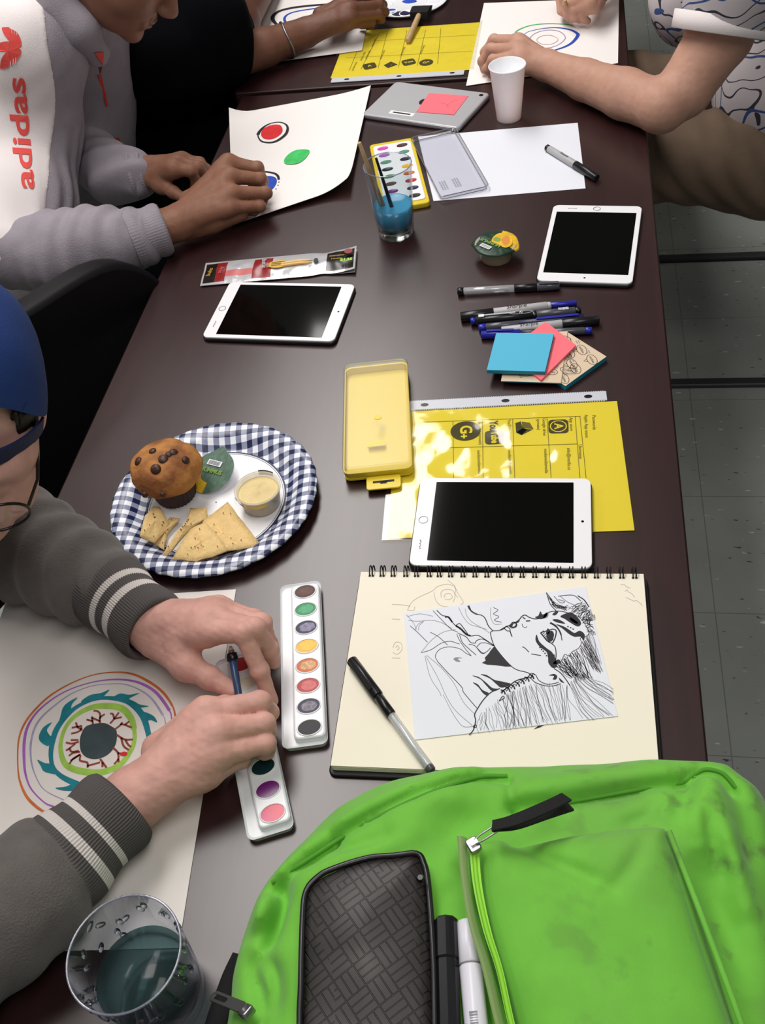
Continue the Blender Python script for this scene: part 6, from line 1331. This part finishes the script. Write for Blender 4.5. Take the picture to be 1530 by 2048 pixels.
g = G(); addmesh(g, field_mesh(UA, .0045, arm1w), 'fleece_grey'); sleeve(g, [J(35, 500, .03, .066), J(120, 505, .030, .058), J(200, 490, .034, .052), J(268, 478, .038, .047)], 'fleece_grey', sd=2, lam=.036, amp=.0045, twist=1.8, vox=.004); g.build('sleeve', p1)
sA, sB = np.array(U(98, 60, .29)), np.array(U(100, 400, .09)); cD = np.array([.54, -.61, .57]); sN = np.cross(sB-sA, cD); sN /= np.linalg.norm(sN); sN *= np.sign(sN[0])
def panel1(S):
    q = S.P-sA.astype(np.float32); s = q@sN.astype(np.float32); l = (S.P-np.array(UA[0][:3], np.float32))[..., 2]
    return smax(smax(arm1w(S)-.0022, s+.010*np.sin(l*22+1.0), .003), -((S.P-np.array(UA[2][:3], np.float32))@cD.astype(np.float32)*0+(S.P-np.array(UA[2][:3], np.float32))@np.array([.3, -.9, 0], np.float32))-.03, .003)
g = G(); addmesh(g, field_mesh(UA, .0036, panel1), 'fleece_white'); spn = g.build('sleeve_panel', p1)
def decal(g, polys, ox, oy, s, m, fn, eps=.0012, sub=True):
    for pl in polys:
        pp = [(ox+x/s, oy+y/s) for x, y in pl]; q = trace([p[0] for p in pp], [p[1] for p in pp], fn, eps=eps); g.add(q, [(a, b, c) for a, b, c in tessellate_polygon([[Vector((x, -y, 0)) for x, y in pp]])], m)
A8 = (0, 0, 5.117)
g = G(); decal(g, [bez(p, 3, True) for p in ([(18, 285), (55, 278), (103, 290), (95, 408), (50, 365), (28, 325)], [(0, 690), (8, 620), (40, 560), (84, 532), (95, 668), (50, 700), (2, 704)])]+[[(-60, 470), (0, 436), (40, 425), (90, 422), (84, 526), (40, 522), (0, 522), (-60, 500)]]+[bez([(106, 292), (160, 320), (200, 370), (218, 430)], 3)+[(218, 470), (185, 485), (218, 515)]+bez([(208, 560), (170, 620), (110, 672)], 3)+[(85, 530), (92, 420)]], *A8, 'logo_coral', panel1)
decal(g, [[(x0, 298+i*8), (x0+5, 298+i*8), (x0-9, 672-i*10), (x0-14, 672-i*10)] for i, x0 in enumerate((118, 145, 170))], *A8, 'fleece_white', panel1, eps=.0022); g.build('emblem', spn)
gt = G(); gt.text('adidas', 1.0, 'logo_coral', None, .022); gx_ = [v.x for v in gt.v]; w_ = max(gx_)-min(gx_)
px_ = []; py_ = []
for v in gt.v:
    u_ = (v.x-min(gx_))/w_; vv = v.y; px_.append(51-20*u_-vv*52+2); py_.append(377-222*u_-4*vv)
q = trace(px_, py_, panel1, eps=.0014); g = G(); g.add(q, gt.f, 'logo_coral'); g.build('lettering', spn)
g = cuff(U(262, 480, .040), U(331, 456, .041), .047, .0385, lambda t: 'fleece_grey', nr=60, depth=.0005); g.build('cuff', p1)
g = G(); sleeve(g, [WJ(-.66, 1.96, .22, .07), WJ(-.70, 1.72, .05, .056), J(225, 348, .036, .046), J(268, 352, .036, .042)], 'fleece_grey', sd=5, lam=.04); g.build('sleeve', p1)
g = cuff(U(262, 352, .037), U(290, 346, .037), .040, .034, lambda t: 'fleece_grey', nr=50, depth=.0004); g.build('cuff', p1)
TS = [WJ(-.86, 1.70, -.22, .17), WJ(-.76, 1.74, .02, .165), WJ(-.68, 1.76, .16, .15)]; SH = [J(40, 10, .31, .085), WJ(-.62, 1.78, .27, .10), WJ(-.66, 1.96, .26, .085), WJ(-.60, 2.0, .12, .07)]; HD = [J(40, -50, .35, .045), J(105, 0, .33, .038), J(158, 55, .29, .030), J(192, 105, .24, .020)]
def tor1(S): return smin(smin(chain(S, TS, .08), chain(S, SH, .05), .06), chain(S, HD, .02), .02)+.005*nz(S.P, 13, 2)+.0025*nz(S.P, 34, 1)
g = G(); addmesh(g, field_mesh(TS+SH+HD, .006, tor1), 'fleece_grey'); g.build('hoodie', p1)
for nm, pl in (('collar_trim', [(190, 106), (208, 104), (206, 130), (200, 150)]), ('zipper', [(196, 150), (203, 150), (217, 212), (213, 214)]), ('drawstring_tip', [(232, 275), (239, 276), (246, 303), (240, 304)])):
    g = G(); decal(g, [pl], 0, 0, 1, 'zip_coral', tor1, eps=.002); g.build(nm, p1)
g = G()
for y in (1.64, 1.84): sleeve(g, [WJ(-.88, y, -.25, .095), WJ(-.46, y, -.22, .082), WJ(-.45, y, -.60, .055), WJ(-.45, y, -.69, .045)], 'denim_dark', vox=.008, amp=.003)
g.build('trousers', p1)

# --- person in the dark shirt, behind
p2 = thing('person', 'person in a dark short-sleeved shirt with a silver bracelet, painting at the far table', 'person', (-.75, 2.15, 0))
g = G()
make_hand(g, 'skin_brown', [J(360, 138, .05, .047), J(450, 116, .048, .046), J(530, 95, .042, .036)], J(610, 66, .042, .029),
    [[J(698, 2, .078, .0130), J(752, -8, .060, .0096), J(766, 10, .036, .0084), J(748, 20, .024, .0072)],
     [J(702, 18, .074, .0128), J(758, 10, .056, .0096), J(770, 24, .034, .0084), J(750, 30, .022, .0072)],
     [J(700, 34, .064, .0122), J(756, 28, .044, .0092), J(762, 38, .028, .0082), J(742, 42, .018, .0070)],
     [J(692, 48, .050, .0112), J(742, 44, .032, .0086), J(742, 50, .021, .0074), J(722, 52, .015, .0066)]],
    [J(640, 30, .050, .016), J(680, 12, .052, .0130), J(720, 2, .042, .0108), J(745, 12, .030, .0086)], vox=.002)
addmesh(g, field_mesh([J(440, 95, .07, .046), J(475, 45, .058, .042), J(540, -55, .040, .030), J(590, -120, .036, .027)], .003, lambda S: chain(S, [J(440, 95, .07, .046), J(475, 45, .058, .042), J(540, -55, .040, .030), J(590, -120, .036, .027)], .02)), 'skin_brown')
addmesh(g, field_mesh([J(590, -120, .036, .027), J(650, -165, .036, .03)], .003, lambda S: chain(S, [J(590, -120, .036, .027), J(625, -150, .036, .03), J(650, -165, .03, .02)], .02)), 'skin_brown')
H2 = head_matrix((-.47, 2.22, TZ+.44), (.80, .05, -.60), (.6, 0, .8)); head_mesh(g, H2, 'skin_brown', .004); g.build('body', p2)
S = SDF((-.10, -.13, -.05), (.10, .10, .13), .005); F = S.ellip((0, -.018, .036), (.084, .104, .092))+.004*nz(S.P, 90); F = np.maximum(F, (S.P[..., 1]-.045)*.7-(S.P[..., 2]-.03)*.7); g = G(H2); V, Q = S.mesh(F); g.add([tuple(p) for p in V], [tuple(q) for q in Q], 'hair_dark', True); g.build('hair', p2)
TS = [WJ(-.80, 2.12, -.22, .18), WJ(-.68, 2.15, .02, .18), WJ(-.62, 2.18, .18, .15)]; SL = [WJ(-.58, 2.02, .28, .09), J(300, 105, .12, .082), J(372, 134, .056, .068), J(440, 119, .050, .064)]; SL2 = [WJ(-.60, 2.38, .26, .09), J(420, 40, .13, .066), J(452, 62, .068, .058)]
g = G(); addmesh(g, field_mesh(TS+SL+SL2, .007, lambda S: smin(smin(chain(S, TS, .08), chain(S, SL, .03), .05), chain(S, SL2, .03), .04)+.004*nz(S.P, 16, 4)), 'shirt_black'); g.build('shirt', p2)
g = G()
for y in (2.02, 2.26): sleeve(g, [WJ(-.82, y, -.20, .10), WJ(-.44, y-.05*(y < 2.1), -.17, .088), WJ(-.40, y, -.58, .058), WJ(-.40, y, -.69, .048)], 'denim_dark', vox=.008, amp=.003)
g.build('trousers', p2)
g = G(); A_, B_ = U(560, 85, .0415), U(580, 78, .0415); Mw = basis((A_+B_)/2, B_-A_, (0, 0, 1)); g.tube([(.004*math.sin(t*2), .0345*math.cos(t), .0345*math.sin(t)) for t in np.linspace(0, 2*math.pi, 40)], .0022, 'metal', 8, M=Mw); tag(g.build('bracelet', p2), 'thin silver bracelet')

# --- person with the patterned shirt, upper right
p3 = thing('person', 'person in a white patterned shirt and khaki trousers resting a bare forearm', 'person', (.80, 1.9, 0))
g = G()
FA = [WJ(.655, 1.80, .285, .046), J(1488, -48, .215, .053), J(1440, 70, .13, .052), J(1368, 180, .060, .044), J(1322, 214, .045, .0405), J(1250, 188, .042, .0410), J(1170, 160, .038, .034)]
make_hand(g, 'skin_light', FA, J(1096, 132, .036, .0265),
    [[J(1036, 84, .060, .0130), J(988, 80, .052, .0100), J(970, 104, .030, .0086), J(968, 122, .016, .0074)],
     [J(1034, 100, .060, .0130), J(982, 98, .050, .0100), J(965, 122, .028, .0086), J(968, 140, .014, .0074)],
     [J(1036, 116, .054, .0122), J(986, 120, .042, .0094), J(974, 138, .024, .0082), J(982, 150, .012, .0072)],
     [J(1040, 132, .044, .0112), J(1000, 138, .032, .0086), J(992, 150, .020, .0074), J(1000, 158, .011, .0066)]],
    [J(1078, 112, .040, .016), J(1048, 96, .036, .0130), J(1020, 92, .028, .0108), J(1000, 100, .018, .0086)], vox=.002)
make_hand(g, 'skin_light', [J(1400, -170, .10, .035), J(1300, -110, .06, .031)], J(1235, -62, .052, .027),
    [[J(1168, -18, .066, .0130), J(1128, -4, .054, .0098), J(1126, 22, .032, .0084), J(1138, 36, .022, .0072)],
     [J(1172, -6, .064, .0128), J(1136, 8, .050, .0096), J(1136, 28, .030, .0084), J(1148, 38, .020, .0072)],
     [J(1180, 6, .056, .0120), J(1148, 18, .042, .0092), J(1150, 34, .026, .0082), J(1160, 40, .016, .0070)],
     [J(1190, 14, .046, .0110), J(1164, 26, .034, .0084), J(1168, 38, .022, .0074), J(1176, 42, .014, .0066)]],
    [J(1200, -40, .050, .016), J(1160, -28, .048, .0130), J(1122, -6, .040, .0108), J(1122, 22, .026, .0086)], vox=.0022)
H3 = head_matrix((.62, 2.02, TZ+.52), (-.85, -.05, -.5), (-.5, 0, .85)); head_mesh(g, H3, 'skin_light', .004); g.build('body', p3)
S = SDF((-.10, -.13, -.05), (.10, .10, .13), .005); F = S.ellip((0, -.018, .036), (.084, .104, .092))+.004*nz(S.P, 90); F = np.maximum(F, (S.P[..., 1]-.045)*.7-(S.P[..., 2]-.03)*.7); g = G(H3); V, Q = S.mesh(F); g.add([tuple(p) for p in V], [tuple(q) for q in Q], 'hair_dark', True); g.build('hair', p3)
TS = [J(1600, 170, -.06, .155), WJ(.76, 1.96, .06, .16), WJ(.72, 1.99, .24, .14)]; SL = [WJ(.66, 1.80, .30, .092), J(1490, -50, .215, .084), J(1450, 46, .148, .076)]; hA, hB = U(1466, 0, .178), U(1443, 66, .134); hN = np.array((hB-hA).normalized()); SL2 = [WJ(.68, 2.22, .28, .08), J(1385, 0, .07, .07), J(1372, 35, .03, .05)]
sh3 = lambda S: smin(smin(smin(chain(S, TS, .08), chain(S, SL2, .05), .05), chain(S, [SL[0], SL[1]], .03), .03), smax(chain(S, SL, .03), (S.P-np.array(hB, np.float32))@hN.astype(np.float32), .004), .004)+.004*nz(S.P, 15, 6)
g = G(); addmesh(g, field_mesh(TS+SL+SL2, .006, sh3), 'shirt_print'); g.build('shirt', p3)
g = G(); A_, B_ = U(1452, 30, .158), U(1443, 66, .134); Mw = basis(A_, B_-A_, (0, 0, 1)); Lw = (B_-A_).length
g.rings([[(t*Lw, r*math.cos(2*math.pi*k/60), r*math.sin(2*math.pi*k/60)) for k in range(60)] for t, r in ((-.02, .079), (.02, .0815), (1.0, .0805), (1.04, .078), (.9, .070), (.2, .068))], 'fleece_white', cap0=False, cap1=False, M=Mw); g.build('sleeve_hem', p3)
g = G(); sleeve(g, [WJ(.86, 1.80, -.20, .10), WJ(.62, 1.82, -.165, .095), WJ(.36, 1.86, -.15, .082), WJ(.30, 1.88, -.58, .055), WJ(.30, 1.88, -.69, .045)], 'khaki', vox=.006, amp=.004, sd=3); sleeve(g, [WJ(.86, 2.06, -.20, .10), WJ(.36, 2.10, -.15, .082), WJ(.30, 2.10, -.58, .055), WJ(.30, 2.10, -.69, .045)], 'khaki', vox=.007, amp=.003, sd=7); g.build('trousers', p3)
stick('pencil', 'short brass coloured pencil held over the oval painting', U(1130, 0, .065), U(1144, 46, .003), [('barrel', 0, .88, .0030, .0030, 'pencil_brass') if 'pencil_brass' in MATS else (mat('pencil_brass', '#a98a4a', rough=.4), ('barrel', 0, .88, .0030, .0030, 'pencil_brass'))[1], ('point', .88, 1, .0028, .0006, 'bristle')])['category'] = 'pencil'
# feet
mat('shoe', '#17171a', rough=.6)
for p, ys, x, d in ((p4, (.46, .64), -.42, 1), (p1, (1.64, 1.84), -.43, 1), (p2, (2.02, 2.26), -.38, 1), (p3, (1.88, 2.10), .28, -1)):
    for y in ys:
        g = G(); js = [(x-.05*d, y, .045, .044), (x+.07*d, y, .038, .040), (x+.16*d, y, .030, .030)]; V, Q = field_mesh(js, .007, lambda S: np.maximum(chain(S, js, .03), .001-S.P[..., 2])); addmesh(g, (V, Q), 'shoe'); g.build('shoe', p)

# ------------------------------------------------------------------ chairs
def chair(label, loc, ang, seat=.45, top=.86, w=.48):
    M = T(loc[0], loc[1], 0) @ RZ(ang); t = thing('chair', label, 'chair', (loc[0], loc[1], 0), 'black padded chairs around the tables')
    g = G(M); g.prism(rrect(.46, w, .05, 6), seat-.05, seat, 'chair_black', bev=.018); g.build('seat', t)
    o = [(-w/2, 0)]+bez([(-w/2, top-seat-.20), (-w/2+.02, top-seat-.10), (-w/2+.10, top-seat-.025), (0, top-seat)], 6)+bez([(0, top-seat), (w/2-.10, top-seat-.025), (w/2-.02, top-seat-.10), (w/2, top-seat-.20)], 6)[1:]+[(w/2, 0)]
    g = G(M @ T(-.235, 0, seat+.03) @ Matrix(((0, 0, 1, 0), (1, 0, 0, 0), (0, 1, 0, 0), (0, 0, 0, 1))) ); g.prism(o[::-1], -.022, .022, 'chair_black', bev=.009) if False else g.prism([(x, y) for x, y in o][::-1] if sum(o[i][0]*o[(i+1) % len(o)][1]-o[(i+1) % len(o)][0]*o[i][1] for i in range(len(o))) < 0 else o, -.022, .022, 'chair_black', bev=.009); g.build('backrest', t)
    for sx in (-1, 1):
        for sy in (-1, 1):
            g = G(M); g.tube([(sx*.20, sy*(w/2-.04), seat-.04), (sx*.22, sy*(w/2-.02), .0)], .012, 'dark_metal', 10); g.build('leg', t)
        g = G(M); g.tube([(-.225, sx*(w/2-.07), seat-.03), (-.245, sx*(w/2-.07), seat+.12)], .011, 'dark_metal', 8); g.build('back_support', t)
    return t
chair('empty black padded chair pushed against the table edge behind the blue cap', (-.285, .955), -25, top=.828, w=.52)
chair('black padded chair under the person in the blue cap', (-.86, .55), 0)
chair('black padded chair under the hooded person', (-.88, 1.74), 0)
chair('black padded chair under the person in the dark shirt', (-.84, 2.24), 0, w=.46)
chair('black padded chair under the person with the patterned shirt', (1.02, 1.96), 180)
